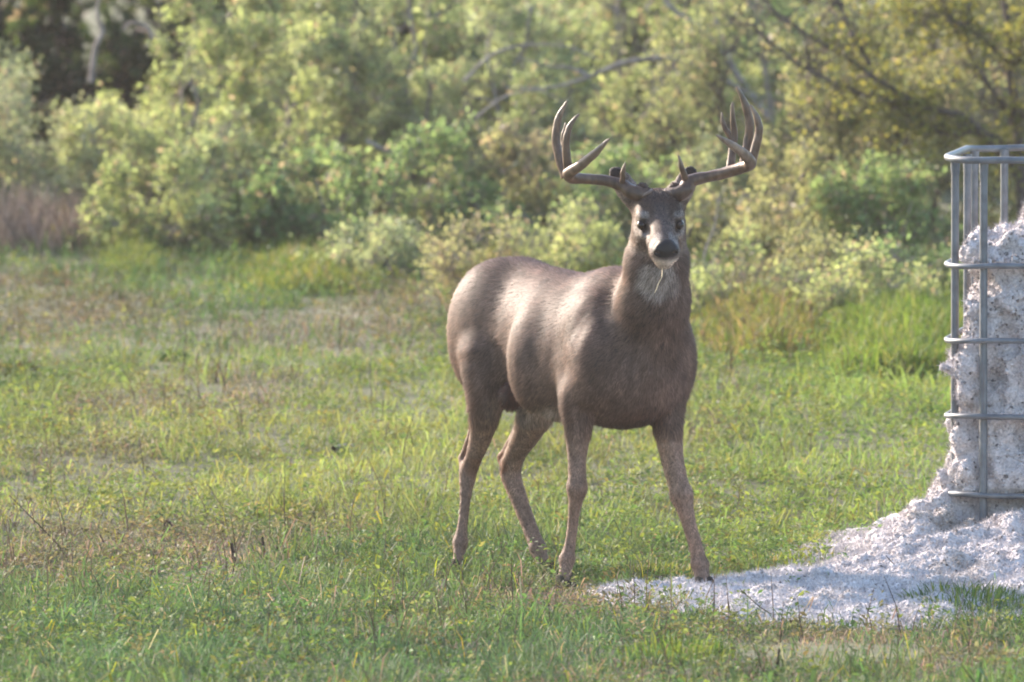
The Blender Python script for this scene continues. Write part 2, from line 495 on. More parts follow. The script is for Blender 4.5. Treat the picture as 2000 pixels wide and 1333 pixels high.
    C = mixc(C, (.215, .152, .118), smooth01(.52 - z, 0, .1) * .8)                   # legs browner
    C = mixc(C, (.15, .078, .042), smooth01(-s, .73, .80) * smooth01(z, .40, .55) * .8)   # back of the thigh
    belly = smooth01(.565 - z, 0, .05) * smooth01(-s, .12, .2) * smooth01(s, -.62, -.5) * smooth01(.17 - np.abs(r), 0, .06) * smooth01(z, .44, .47)
    C = mixc(C, (.34, .30, .27), belly * .8)
    brisk = smooth01(.56 - z, 0, .06) * smooth01(s, -.14, .0) * smooth01(z, .44, .475) * smooth01(.1 - np.abs(r), 0, .05)
    C = mixc(C, (.055, .030, .022), brisk * .85)
    inner = smooth01(-N @ np.array([HX, HY, 0]) * 0 + (-np.sign(r) * (N @ BODY_AX[1])), .2, .8) * smooth01(.5 - z, 0, .06) * smooth01(z, .25, .32)
    C = mixc(C, (.22, .155, .105), inner * .5)
    sd = np.linalg.norm((V - scr) / np.array([.042, .044, .052]), axis=1)
    C = mixc(C, (.045, .018, .012), smooth01(1.25 - sd, 0, .25))
    for key, w in (('hr', .35), ('hl', 1.0)):
        p = LEGS[key][0]; c = (p[3] + p[4]) / 2 + (np.array([-.036, .03, -.006]) if key == 'hl' else np.array([.01, 0, .0]))
        dd = np.linalg.norm((V - c) / np.array([.035, .05, .035]), axis=1)
        C = mixc(C, (.16, .062, .022), smooth01(1.3 - dd, 0, .5) * w)
        dd = np.linalg.norm((V - c - np.array([0, 0, -.014])) / np.array([.014, .03, .014]), axis=1)
        C = mixc(C, (.03, .014, .010), smooth01(1.3 - dd, 0, .5) * w * .9)
    # neck: browner, pale throat
    neck = smooth01(z, .80, .9) * smooth01(s, .02, .10) * smooth01(-f, .03, .06)
    C = mixc(C, (.112, .066, .043), neck * .8)
    thr = P(1284, 548, -.30)
    td = np.sqrt(((V[:, 0] - thr[0]) / .064) ** 2 + ((V[:, 2] - thr[2]) / .058) ** 2)
    front = smooth01(-N[:, 1], .15, .6)
    C = mixc(C, (.37, .37, .385), smooth01(1.2 - td + .18 * n2, 0, .55) * front * smooth01(-u, .085, .10) * .85)
    # head
    onhead = smooth01(f, -.15, -.10) * smooth01(u, -.105, -.092) * smooth01(z, .93, .97)
    face = np.tile(np.array([.088, .066, .056]), (len(V), 1))
    face = mixc(face, (.042, .030, .026), smooth01(u + .10 * f, .020, .045))                      # dark crown
    face = mixc(face, (.065, .038, .028), smooth01(u, .055, .075) * .6)
    face = mixc(face, (.075, .062, .060), smooth01(.030 - l, 0, .014) * smooth01(f, -.02, .03))   # bridge
    face = mixc(face, (.105, .080, .068), smooth01(l, .018, .034) * smooth01(-u, .012, .03) * smooth01(f, .02, .06) * .9)
    eye = np.sqrt(((f - .014) / .040) ** 2 + ((u - .0) / .032) ** 2)
    ring = smooth01(1.0 - np.abs(eye - 1.05) / .34, 0, .6) * smooth01(l, .030, .042)
    face = mixc(face, (.23, .225, .22), ring * .7)
    face = mixc(face, (.02, .015, .012), smooth01(.80 - eye, 0, .16) * smooth01(l, .035, .045))
    spot = np.sqrt(((f - .082) / .022) ** 2 + ((u + .030) / .016) ** 2)
    face = mixc(face, (.045, .034, .03), smooth01(1.2 - spot, 0, .5) * smooth01(l, .024, .034) * .75)
    face = mixc(face, (.20, .20, .205), smooth01(f, .112, .128) * smooth01(.168 - f, 0, .01) * smooth01(u, -.045, -.01) * smooth01(l, .006, .016) * .85)    # pale band behind nose
    face = mixc(face, (.40, .35, .32), smooth01(-u - .052 + .18 * (f - .12), 0, .014) * smooth01(f, .02, .09))  # chin and lips
    face = mixc(face, (.46, .42, .39), smooth01(f, .11, .135) * smooth01(-u, .042, .06))
    face = mixc(face, (.17, .14, .12), smooth01(-u - .060, 0, .02) * smooth01(-f, -.06, .02) * .6)
    C = C + (face - C) * onhead[:, None]
    for sg, tip in ((1, P(1196, 329, -.205)), (-1, P(1353, 327, -.20))):
        base = H(-.092, .058 * sg, .026); ax = tip - base; ln = np.linalg.norm(ax); ax /= ln
        t = (V - base) @ ax / ln; rad = np.linalg.norm((V - base) - np.outer((V - base) @ ax, ax), axis=1)
        on = smooth01(t, .12, .3) * (rad < .05)
        cup = smooth01(-N[:, 1], .1, .5)
        C = mixc(C, (.07, .05, .042), on * .9)
        C = mixc(C, (.22, .20, .19), on * cup * smooth01(.75 - t, 0, .3) * .8)
        C = mixc(C, (.020, .016, .016), on * smooth01(t, .74, .84))
    C = C * np.array([1.04, .91, .84])
    C = C * (1 + .14 * n1 + .12 * n2 + .14 * n3)[:, None]
    hoofz = smooth01(.035 - z, 0, .008)
    C = mixc(C, (.03, .026, .024), hoofz)
    body = mesh_np("body", V, Q, mat_coat("deer_coat"), root, C)

    # --- fur: short strips lying along the coat, shaded with the skin's own normals
    tri = np.vstack([Q[:, [0, 1, 2]], Q[:, [0, 2, 3]]])
    ar = np.linalg.norm(np.cross(V[tri[:, 1]] - V[tri[:, 0]], V[tri[:, 2]] - V[tri[:, 0]]), axis=1)
    n = 170000
    rr = np.random.default_rng(11)
    ti = rr.choice(len(tri), n, p=ar / ar.sum())
    w = rr.random((n, 2)); flip = w.sum(1) > 1; w[flip] = 1 - w[flip]; w3 = np.concatenate([1 - w.sum(1, keepdims=True), w], 1)
    def bary(A): return (A[tri[ti]] * w3[:, :, None]).sum(1)
    pb, nb, cb = bary(V), bary(N), bary(C)
    nb /= np.linalg.norm(nb, axis=1, keepdims=True)
    hq = (pb - HEAD_O) @ HEAD_AX.T; isface = (hq[:, 0] > -.11) & (hq[:, 2] > -.10)
    bq = (pb - o) @ BODY_AX.T
    flow = np.where(isface[:, None], -hf + np.array([0, 0, -.25]), -0.75 * np.array([HX, HY, 0]) + np.array([0, 0, -.65]))
    flow = np.where((bq[:, 2] < .5)[:, None], np.array([0, 0, -1.0]), flow)
    flow = flow + rr.normal(0, .22, (n, 3))
    t = flow - nb * (flow * nb).sum(1, keepdims=True); t /= np.linalg.norm(t, axis=1, keepdims=True) + 1e-9
    ln = np.full(n, .021); ln[isface] = .0075; ln[(bq[:, 2] < .45)] = .0065
    earm = (pb[:, 2] > HEAD_O[2] + .045) & (np.abs(hq[:, 1]) > .055); ln[earm] = .006
    neckm = (bq[:, 2] > .62) & (bq[:, 0] > .03) & ~isface & ~earm; ln[neckm] = .022
    eyed = np.minimum(np.linalg.norm(pb - H(.016, .064, 0), axis=1), np.linalg.norm(pb - H(.016, -.064, 0), axis=1))
    nosed = np.linalg.norm(pb - H(.178, 0, -.025), axis=1)
    keep = (eyed > .026) & (nosed > .042) & (pb[:, 2] > .04)
    ln = ln * rr.uniform(.6, 1.25, n)
    lift = rr.uniform(.12, .50, n)
    wd = np.cross(t, nb) * (rr.uniform(.0008, .0019, n))[:, None]
    tipp = pb + t * (ln * np.cos(lift))[:, None] + nb * (ln * np.sin(lift))[:, None]
    FV = np.stack([pb - wd, pb + wd, tipp], 1)[keep]
    tuft_n = vnoise(pb * np.array([1, 1, .40]), 60, 91) + .6 * vnoise(pb * np.array([1, 1, .5]), 160, 92)
    fc = cb * (rr.uniform(.45, 1.75, n) * (1 + .45 * tuft_n))[:, None]; fc = fc[keep]
    nn = nb[keep]
    geo = np.cross(FV[:, 1] - FV[:, 0], FV[:, 2] - FV[:, 0])
    bad = (geo * nn).sum(1) < 0
    FV[bad] = FV[bad][:, [1, 0, 2]]
    m = len(FV)
    fo = mesh_np("fur", FV.reshape(-1, 3), np.arange(3 * m).reshape(-1, 3), None, root, np.repeat(fc, 3, 0))
    fo.data.materials.append(mat_leaf("deer_fur", 0.22, 0.6, 0.3, (1.1, 1.0, .9)))
    fo.data.normals_split_custom_set_from_vertices(np.repeat(nn, 3, 0).astype(np.float32).tolist())
    fo["kind"] = "stuff"

    # --- eyes
    def uvball(c, R, ax, ns=20, nr=12):
        th = np.linspace(0, math.pi, nr + 1); ph = np.arange(ns) * 2 * math.pi / ns
        g = np.stack([np.cos(th)[:, None] * np.ones(ns), np.sin(th)[:, None] * np.cos(ph), np.sin(th)[:, None] * np.sin(ph)], -1) * np.array(R)
        vv = g.reshape(-1, 3) @ np.array(ax) + c
        i = np.arange((nr + 1) * ns).reshape(nr + 1, ns)
        return vv, np.stack([i[:-1], np.roll(i, -1, 1)[:-1], np.roll(i, -1, 1)[1:], i[1:]], -1).reshape(-1, 4)
    me_, nt, b = mat_new("deer_eye")
    b.inputs["Base Color"].default_value = (.012, .007, .005, 1); b.inputs["Roughness"].default_value = .12; b.inputs["Specular IOR Level"].default_value = .35
    mn_, nt, b = mat_new("deer_nose")
    b.inputs["Base Color"].default_value = (.005, .0045, .005, 1); b.inputs["Roughness"].default_value = .42; b.inputs["Specular IOR Level"].default_value = .3
    no = nt.nodes.new("ShaderNodeTexVoronoi"); no.inputs["Scale"].default_value = 320
    bp = nt.nodes.new("ShaderNodeBump"); bp.inputs["Strength"].default_value = .3; bp.inputs["Distance"].default_value = .002
    nt.links.new(no.outputs["Distance"], bp.inputs["Height"]); nt.links.new(bp.outputs[0], b.inputs["Normal"])
    for sg in (1, -1):
        vv, ff = uvball(H(.013, .0560 * sg, .001), (.0180, .0140, .0150), HEAD_AX)
        mesh_np("eye", vv, ff, me_, root)
    # --- nose pad with nostrils
    nf = Field(H(.16, 0, -.03) - .07, H(.16, 0, -.03) + .07, 0.002)
    nf.ell(H(.163, 0, -.024), (.024, .034, .028), HEAD_AX, .006)
    nf.ell(H(.154, 0, -.004), (.022, .026, .014), HEAD_AX, .012)
    nf.ell(H(.162, 0, -.040), (.020, .024, .020), HEAD_AX, .012)
    for sg in (1, -1):
        nf.ell(H(.165, .024 * sg, -.022), (.020, .0145, .018), HEAD_AX, .006)
        nf.ell(H(.186, .0265 * sg, -.024), (.012, .0085, .0060), HEAD_AX, .004, sub=True)
    vv, ff = nf.mesh(); vv = relax(vv, ff, 2)
    mesh_np("nose", vv, ff, mn_, root)
    # --- hooves: two toes each
    mh = mat_noise("hoof_horn", (.02, .018, .016), (.05, .042, .036), 60, .8, .2, spec=.1)
    for key, (pts, rad) in LEGS.items():
        e = pts[-1].copy(); zg = float(G(e[0], e[1]))
        hd = np.array([HX, HY]) if key != 'fl' else np.array([.35, -.93]); hd = hd / np.linalg.norm(hd)
        sd_ = np.array([-hd[1], hd[0]])
        VV, FF, k = [], [], 0
        for sg in (1, -1):
            c = e[:2] + sd_ * .016 * sg
            rings = []
            for zz, a, bb, off in ((.0, .036, .0155, .016), (.012, .034, .016, .014), (.03, .026, .0155, .006), (.046, .018, .013, .0)):
                th = np.arange(10) * 2 * math.pi / 10
                ring = c + hd * (off + a * np.cos(th) * (1 - .25 * (np.cos(th) < 0)))[:, None] + sd_ * (bb * np.sin(th) * (1 - .35 * np.maximum(np.cos(th), 0)))[:, None]
                rings.append(np.concatenate([ring, np.full((10, 1), zg - .004 + zz)], 1))
            vv = np.concatenate(rings + [np.array([[*(c), zg + .046]])]); i = np.arange(40).reshape(4, 10)
            ff = np.stack([i[:-1], np.roll(i, -1, 1)[:-1], np.roll(i, -1, 1)[1:], i[1:]], -1).reshape(-1, 4)
            cap = np.array([[30 + j, 30 + (j + 1) % 10, 40, 40] for j in range(0, 10)])
            cap = np.stack([30 + np.arange(0, 10, 2), 30 + np.arange(1, 11, 2), 30 + np.arange(2, 12, 2) % 10 + 0 * np.arange(5), np.full(5, 40)], 1)
            cap[:, 2] = 30 + (np.arange(2, 12, 2) % 10)
            VV.append(vv); FF.append(np.vstack([ff, cap]) + k); k += len(vv)
        mesh_np("hoof", np.vstack(VV), np.vstack(FF), mh, root)

    # --- antlers: beam with its own tines
    ma = mat_coat("antler_bone", 0.0, .42, 70., .5, .4)
    def tube(name, pts, rad, parent, n=26, S=12):
        c = catmull(pts, n); r = np.interp(np.linspace(0, 1, n), np.linspace(0, 1, len(rad)), rad)
        r = r * (1 + .05 * vnoise(c, 28, 4))
        r[-1] = .0008
        v, qd = tubes(c, r, S)
        jit = 1 + .0
        u_ = np.repeat(np.linspace(0, 1, n), S)
        bead = (1 - smooth01(u_, .0, .45)) if name != "tine" else 0 * u_ + .15
        v = v + (.0010 + .0022 * bead)[:, None] * np.stack([vnoise(v, 85, 5), vnoise(v, 85, 6), vnoise(v, 85, 7)], 1)
        tipw = smooth01(u_, .55, 1.0)
        cc = np.tile(np.array([.105, .062, .040]), (len(v), 1))
        cc = mixc(cc, (.052, .028, .018), bead * .8)
        cc = mixc(cc, (.23, .165, .12), tipw * .75)
        grain = vnoise(v * np.array([1, 1, .3]), 110, 8) + .6 * vnoise(v, 30, 9)
        return mesh_np(name, v, qd, ma, parent, cc * (1 + .38 * grain)[:, None])
    # image-left antler (the deer's right)
    a = tube("antler", [H(-.068, .040, .062), P(1236, 376, -.27), P(1214, 362, -.245), P(1180, 353, -.235), P(1145, 350, -.25), P(1116, 347, -.29), P(1112, 338, -.325), P(1135, 322, -.375), P(1165, 297, -.42), P(1191, 270, -.45)],
             [.026, .023, .0195, .0165, .0155, .0185, .0195, .0155, .011, .003], root, 44)
    tube("tine", [P(1104, 347, -.275), P(1093, 310, -.262), P(1086, 272, -.255), P(1091, 232, -.258), P(1108, 196, -.27)], [.013, .0135, .0135, .0105, .003], a)
    tube("tine", [P(1112, 344, -.32), P(1107, 305, -.335), P(1106, 275, -.34), P(1114, 245, -.345), P(1132, 222, -.35)], [.015, .0125, .0115, .0085, .003], a)
    tube("tine", [P(1102, 330, -.235), P(1100, 290, -.215), P(1101, 262, -.21), P(1105, 240, -.21)], [.010, .0085, .007, .002], a)
    tube("tine", [P(1214, 364, -.25), P(1217, 346, -.268), P(1217, 334, -.275), P(1222, 317, -.285)], [.0095, .0085, .0075, .002], a)
    bur = tube("burr", [H(-.066, .037, .058), H(-.068, .041, .066), H(-.070, .045, .074)], [.022, .031, .024], a, 10, 16)
    # image-right antler (the deer's left)
    a = tube("antler", [H(-.068, -.040, .062), P(1336, 374, -.27), P(1347, 356, -.25), P(1372, 348, -.24), P(1410, 340, -.25), P(1448, 328, -.285), P(1466, 320, -.325), P(1455, 303, -.36), P(1430, 284, -.41), P(1397, 263, -.45)],
             [.026, .0235, .0205, .0175, .0165, .0185, .0185, .0155, .0115, .003], root, 44)
    tube("tine", [P(1426, 336, -.25), P(1430, 298, -.235), P(1434, 262, -.23), P(1431, 230, -.235), P(1431, 199, -.24)], [.013, .0125, .011, .0085, .003], a)
    tube("tine", [P(1432, 275, -.23), P(1420, 258, -.225), P(1412, 240, -.225), P(1409, 219, -.225)], [.009, .008, .0065, .002], a)
    tube("tine", [P(1452, 325, -.28), P(1460, 283, -.272), P(1464, 245, -.272), P(1456, 205, -.275), P(1438, 167, -.285)], [.015, .0145, .014, .0115, .003], a)
    tube("tine", [P(1468, 318, -.315), P(1476, 287, -.318), P(1482, 258, -.32), P(1479, 232, -.322), P(1465, 204, -.325)], [.014, .0135, .012, .0095, .003], a)
    tube("tine", [P(1341, 360, -.255), P(1336, 342, -.27), P(1331, 326, -.278), P(1325, 303, -.285)], [.0105, .0095, .008, .002], a)
    tube("burr", [H(-.066, -.037, .058), H(-.068, -.041, .066), H(-.070, -.045, .074)], [.022, .031, .024], a, 10, 16)
    return root
deer = build_deer()

# grass stalk hanging from the deer's mouth
mstraw = mat_noise("dry_straw", (.42, .33, .20), (.58, .47, .30), 40, .7)
v, qd = tubes(catmull([H(.142, .006, -.080), P(1293, 540, -.455), P(1286, 555, -.45), P(1279, 573, -.445)], 10), np.linspace(.0015, .0008, 10), 6)
stalk = mesh_np("grass_stalk", v, qd, mstraw, None, None, True, H(.142, .006, -.080))
tag(stalk, "thin pale dry grass stalk hanging from the deer's mouth", "grass stalk")

# ------------------------------------------------------------------ ground
def ground_at(px, py):
    lo, hi = -8.0, 60.0
    for _ in range(50):
        m = (lo + hi) / 2; p = P(px, py, m)
        if p[2] > float(G(p[0], p[1])): lo = m
        else: hi = m
    return P(px, py, lo)

xs = np.concatenate([[-1500, -500, -200, -80, -40, -24, -16, -12, -9], np.linspace(-7, 7, 81), [9, 12, 16, 24, 40, 80, 200, 500, 1500]])
ys = np.concatenate([[-1500, -500, -200, -100, -60, -42, -30, -22, -16, -12], np.linspace(-9, 24, 161), [27, 31, 37, 45, 60, 90, 150, 300, 700, 1500]])
gx, gy = np.meshgrid(xs, ys, indexing='ij')
gi = np.arange(gx.size).reshape(gx.shape)
gq = np.stack([gi[:-1, :-1], gi[1:, :-1], gi[1:, 1:], gi[:-1, 1:]], -1).reshape(-1, 4)
ground = mesh_np("ground", np.stack([gx, gy, G(gx, gy)], -1).reshape(-1, 3), gq, mat_noise("soil_and_thatch", (.060, .062, .032), (.120, .125, .062), 9.0, .95, .3, detail=10))
tag(ground, kind="structure")

# ------------------------------------------------------------------ steel cage
CA = math.radians(7.0)
e1 = np.array([math.cos(CA), -math.sin(CA), 0.0]); e2 = np.array([math.sin(CA), math.cos(CA), 0.0])
CF = np.array([X(1842, 0.9), 0.9, 0.0])
CW, CD = 1.16, 0.98
def cage_pt(a, b, z): return CF + e1 * a + e2 * b + np.array([0, 0, z])
rail_z = [P(1845, py, 0.9)[2] for py in (312, 520, 667, 815, 968)]
cage_root = empty("steel_cage", cage_pt(CW / 2, CD / 2, float(G(*cage_pt(CW / 2, CD / 2, 0)[:2]))), "grey tubular steel tank cage packed with white cottonseed", "cage")
m_steel = mat_noise("galvanised_steel", (.095, .105, .118), (.17, .185, .205), 22, .5, .15, metallic=.25, spec=.4)
nt_ = m_steel.node_tree; pb_s = nt_.nodes["Principled BSDF"]
rn = nt_.nodes.new("ShaderNodeTexNoise"); rn.inputs["Scale"].default_value = 7.0; rn.inputs["Detail"].default_value = 9.0; rn.inputs["Roughness"].default_value = .7
rr_ = nt_.nodes.new("ShaderNodeValToRGB"); rr_.color_ramp.elements[0].position = .56; rr_.color_ramp.elements[1].position = .70
rm = nt_.nodes.new("ShaderNodeMix"); rm.data_type = 'RGBA'; rm.inputs[7].default_value = (.11, .075, .055, 1)
old = pb_s.inputs["Base Color"].links[0].from_socket
nt_.links.new(rn.outputs["Fac"], rr_.inputs[0]); nt_.links.new(rr_.outputs[0], rm.inputs[0]); nt_.links.new(old, rm.inputs[6]); nt_.links.new(rm.outputs[2], pb_s.inputs["Base Color"])
def rounded_loop(inset, rad, z, n=10):
    w, d = CW - inset, CD - inset; i = inset; r = rad - inset
    out = []
    for cx, cy, a0 in ((w - r, i + r, -90), (w - r, d - r, 0), (i + r, d - r, 90), (i + r, i + r, 180)):
        for t in np.linspace(0, 90, n):
            a = math.radians(a0 + t); out.append(cage_pt(cx + r * math.cos(a), cy + r * math.sin(a), z))
    out.append(out[0])
    return np.array(out)
for k, z in enumerate(rail_z):
    L = rounded_loop(0.0, 0.15, z)
    L[:, 2] += .0025 * np.sin(np.linspace(0, 2 * math.pi * 3, len(L)) + k)
    L[-1] = L[0]
    v, qd = tubes(L, np.full(len(L), .0105 if k == 0 else .0092), 10)
    c = L.repeat(10, axis=0)
    v[:, 2] = c[:, 2] + (v[:, 2] - c[:, 2]) * (1.05 if k == 0 else .95)
    mesh_np("rail", v, qd, m_steel, cage_root)
zb = float(G(*cage_pt(.2, .2, 0)[:2])) - .02
def upright(a, b):
    pts = np.array([cage_pt(a, b, zb), cage_pt(a, b, zb + .4), cage_pt(a, b, rail_z[0] - .055), cage_pt(a, b, rail_z[0] - .03), cage_pt(a, b, rail_z[0] - .004)])
    v, qd = tubes(pts, np.array([.0125, .0125, .0125, .0145, .0150]), 10)
    mesh_np("upright", v, qd, m_steel, cage_root)
IN = .026
for a in (.122, .335, .55, .765, .98): upright(a, IN)
for a in (.105, .32, .535, .75, .965): upright(a, CD - IN)
for b in (.13, .55, .80):
    upright(IN, b); upright(CW - IN, b)

# ------------------------------------------------------------------ cottonseed: column in the cage and spill on the grass
def rect_d(x, y):
    dx, dy = x - CF[0], y - CF[1]
    a = dx * e1[0] + dy * e1[1]; b = dx * e2[0] + dy * e2[1]
    left = np.maximum(-a - .02, 0); right = np.maximum(a - CW, 0); front = np.maximum(-b, 0); back = np.maximum(b - CD, 0)
    return np.sqrt((left / .21) ** 2 + (right / .22) ** 2 + (front / .62) ** 2 + (back / .25) ** 2)
def sheet_f(x, y):
    n = vnoise(np.stack([x, y, 0 * x], -1), 3.1, 21) * .30 + vnoise(np.stack([x, y, 0 * x], -1), 9.0, 22) * .22
    f1 = ((x - 1.06) / .66) ** 2 + ((y + .50) / 1.08) ** 2
    f2 = ((x - 1.75) / .95) ** 2 + ((y + .15) / 1.25) ** 2
    f3 = ((x - .46) / .30) ** 2 + ((y + .42) / .42) ** 2
    return np.minimum(np.minimum(f1, f2), f3 + .26) + n
def seed_h(x, y):
    d = rect_d(x, y)
    f = sheet_f(x, y)
    mound = .245 * np.exp(-d ** 1.05) * np.where((x - CF[0]) * e2[0] * 0 + (y - CF[1]) < -.02, .86, 1.0) - .012
    n = vnoise(np.stack([x, y, 0 * x], -1), 6.0, 24)
    mound = mound * (1 + .22 * n)
    sheet = .042 * np.sqrt(np.clip(1.0 - f, 0, 1)) * (1 + .65 * vnoise(np.stack([x, y, 0 * x], -1), 12.0, 23))
    h = np.sqrt(np.maximum(mound, 0) ** 2 + sheet ** 2)
    return np.where((f > 1.0) & (mound < .006), -.03, h)
def seed_material():
    m, nt, b = mat_new("cottonseed_lint")
    at = nt.nodes.new("ShaderNodeAttribute"); at.attribute_name = "Col"
    tc = nt.nodes.new("ShaderNodeTexCoord"); no = nt.nodes.new("ShaderNodeTexNoise"); no.inputs["Scale"].default_value = 130; no.inputs["Detail"].default_value = 5
    rg = nt.nodes.new("ShaderNodeMapRange"); rg.inputs[1].default_value = .3; rg.inputs[2].default_value = .7; rg.inputs[3].default_value = .62; rg.inputs[4].default_value = 1.12
    mul = nt.nodes.new("ShaderNodeMix"); mul.data_type = 'RGBA'; mul.blend_type = 'MULTIPLY'; mul.inputs[0].default_value = 1.0
    nt.links.new(tc.outputs["Object"], no.inputs["Vector"]); nt.links.new(no.outputs["Fac"], rg.inputs[0])
    nt.links.new(at.outputs["Color"], mul.inputs[6]); nt.links.new(rg.outputs[0], mul.inputs[7]); nt.links.new(mul.outputs[2], b.inputs["Base Color"])
    b.inputs["Roughness"].default_value = .9; b.inputs["Specular IOR Level"].default_value = .1
    b.inputs["Sheen Weight"].default_value = .25
    bp = nt.nodes.new("ShaderNodeBump"); bp.inputs["Strength"].default_value = .7; bp.inputs["Distance"].default_value = .006
    nt.links.new(no.outputs["Fac"], bp.inputs["Height"]); nt.links.new(bp.outputs[0], b.inputs["Normal"])
    return m
def build_seed():
    sf = Field((0.0, -1.9, -.06), (3.1, 2.35, 1.12), 0.0155)
    gx_, gy_ = np.meshgrid(sf.ax[0], sf.ax[1], indexing='ij')
    top = G(gx_, gy_) + seed_h(gx_, gy_)
    sf.F = np.clip(sf.ax[2][None, None, :] - top[:, :, None], -.2, .25).astype(np.float32)
    CAX = np.array([e1, e2, [0, 0, 1.0]])
    def block(a0, a1, b0, b1, z0, z1, rnd=.03, k=.03, sub=False):
        c = cage_pt((a0 + a1) / 2, (b0 + b1) / 2, (z0 + z1) / 2); hs = np.array([(a1 - a0) / 2, (b1 - b0) / 2, (z1 - z0) / 2]) - rnd
        def fn(p):
            q = np.abs((p - c.astype(np.float32)) @ CAX.T.astype(np.float32)) - hs.astype(np.float32)
            return np.sqrt((np.maximum(q, 0) ** 2).sum(-1)) + np.minimum(q.max(-1), 0) - rnd
        e = np.abs(CAX.T) @ (hs + rnd)
        sf.add(fn, c - e, c + e, k, sub)
    block(.028, 1.14, .050, .95, .10, .47, .05)
    block(.040, 1.12, .042, .94, .40, .70, .06)
    block(.058, 1.12, .050, .92, .62, .86, .05)
    block(.100, 1.10, .075, .90, .78, .95, .04)
    block(.060, .26, .065, .60, .885, 1.000, .045)
    block(.15, 1.02, .10, .85, .90, 1.02, .05)
    block(.22, .92, .25, .80, .95, 1.115, .06)
    # bulges pushed out between the rails on the near left corner
    for a, b, z, r in ((.045, .10, .60, .045), (.05, .2, .33, .05), (.045, .08, .30, .04), (.02, .45, .26, .05), (.07, .09, .53, .045), (.3, .10, .5, .08), (.22, .09, .27, .07), (.45, .09, .30, .07), (.2, .09, .78, .05), (.04, .3, .62, .04), (.02, .35, .63, .05), (.03, .15, .22, .07), (.025, .55, .40, .05)):
        sf.ell(cage_pt(a, b, z), (r, r, r * .9), None, .03)
    # seed caught along the near rails
    for kz in (1, 3, 4):
        pa = cage_pt(.05, .038, rail_z[kz] + .012); pb_ = cage_pt(.62, .036, rail_z[kz] + .012)
        sf.cone(pa, pb_, .007, .009, .015)
    # slumped hollows in the near face
    for a, b, z, R in ((.075, .03, .42, (.040, .06, .055)), (.24, .03, .40, (.09, .07, .05)), (.21, .02, .185, (.10, .08, .035)), (.06, .02, .175, (.05, .05, .03)), (.19, .03, .70, (.035, .05, .07)), (.10, .05, .845, (.05, .25, .045)), (.122, -.01, .165, (.06, .07, .05)), (.15, .04, .56, (.03, .05, .10))):
        sf.ell(cage_pt(a, b, z), R, CAX, .02, sub=True)
    V, Q = sf.mesh()
    hz = V[:, 2] - G(V[:, 0], V[:, 1])
    keepv = hz > -.012
    Q = Q[keepv[Q].all(1)]
    used = np.zeros(len(V), bool); used[Q.ravel()] = True
    mp = np.cumsum(used) - 1; V = V[used]; Q = mp[Q]
    V = relax(V, Q, 1, .5)
    N = vertex_normals(V, Q)
    hz = V[:, 2] - G(V[:, 0], V[:, 1])
    amp = smooth01(hz, .0, .12)
    V = V + N * ((.018 * vnoise(V, 9, 31) + .048 * (np.abs(vnoise(V * np.array([1, 1, .6]), 15, 32)) - .38) + .022 * (np.abs(vnoise(V, 31, 36)) - .3)) * amp + .009 * vnoise(V, 38, 33))[:, None]
    N = vertex_normals(V, Q)
    brown = smooth01(vnoise(V, 5.5, 34) + .5 * vnoise(V, 17, 35), .25, .9)
    C = np.tile(np.array([.56, .515, .52]), (len(V), 1))
    C = mixc(C, (.27, .22, .175), brown * .75)
    C = mixc(C, (.54, .51, .525), smooth01(.10 - hz, 0, .06) * .5)
    # single seeds on the surface
    tri = np.vstack([Q[:, [0, 1, 2]], Q[:, [0, 2, 3]]])
    cen = V[tri].mean(1); nn = np.cross(V[tri[:, 1]] - V[tri[:, 0]], V[tri[:, 2]] - V[tri[:, 0]])
    ar = np.linalg.norm(nn, axis=1)
    vis = (cen[:, 0] < 1.85) & (cen[:, 1] < 2.0)
    wgt = ar * np.where(vis, 1, .08)
    rr = np.random.default_rng(3)
    n = 24000
    ti = rr.choice(len(tri), n, p=wgt / wgt.sum())
    w = rr.random((n, 2)); fl = w.sum(1) > 1; w[fl] = 1 - w[fl]; w3 = np.concatenate([1 - w.sum(1, keepdims=True), w], 1)
    pb = (V[tri[ti]] * w3[:, :, None]).sum(1); cb = (C[tri[ti]] * w3[:, :, None]).sum(1)
    # strays beyond the edge
    ns = 2600
    ex = np.stack([rr.uniform(.0, 1.9, ns), rr.uniform(-2.0, .6, ns)], 1)
    ff = sheet_f(ex[:, 0], ex[:, 1]); ok = (ff < 1.0 + rr.exponential(.22, ns))
    ex = ex[ok]; st = np.stack([ex[:, 0], ex[:, 1], G(ex[:, 0], ex[:, 1]) + .006], 1)
    pb = np.vstack([pb, st]); cb = np.vstack([cb, np.tile([.54, .52, .53], (len(st), 1))])
    n = len(pb)
    octa = np.array([[1, 0, 0], [-1, 0, 0], [0, 1, 0], [0, -1, 0], [0, 0, 1], [0, 0, -1.0]])
    of = np.array([[0, 2, 4], [2, 1, 4], [1, 3, 4], [3, 0, 4], [2, 0, 5], [1, 2, 5], [3, 1, 5], [0, 3, 5]])
    sc = rr.uniform(.0032, .0078, n)[:, None, None] * rr.uniform(.55, 1.45, (n, 6, 1))
    a = rr.uniform(0, 2 * math.pi, (n, 3)); ca, sa = np.cos(a), np.sin(a)
    Rz = np.zeros((n, 3, 3)); Rz[:, 0, 0] = ca[:, 0]; Rz[:, 0, 1] = -sa[:, 0]; Rz[:, 1, 0] = sa[:, 0]; Rz[:, 1, 1] = ca[:, 0]; Rz[:, 2, 2] = 1
    Rx = np.zeros((n, 3, 3)); Rx[:, 0, 0] = 1; Rx[:, 1, 1] = ca[:, 1]; Rx[:, 1, 2] = -sa[:, 1]; Rx[:, 2, 1] = sa[:, 1]; Rx[:, 2, 2] = ca[:, 1]
    vv = np.einsum('nij,nkj->nki', Rz @ Rx, octa[None] * sc) + pb[:, None, :]
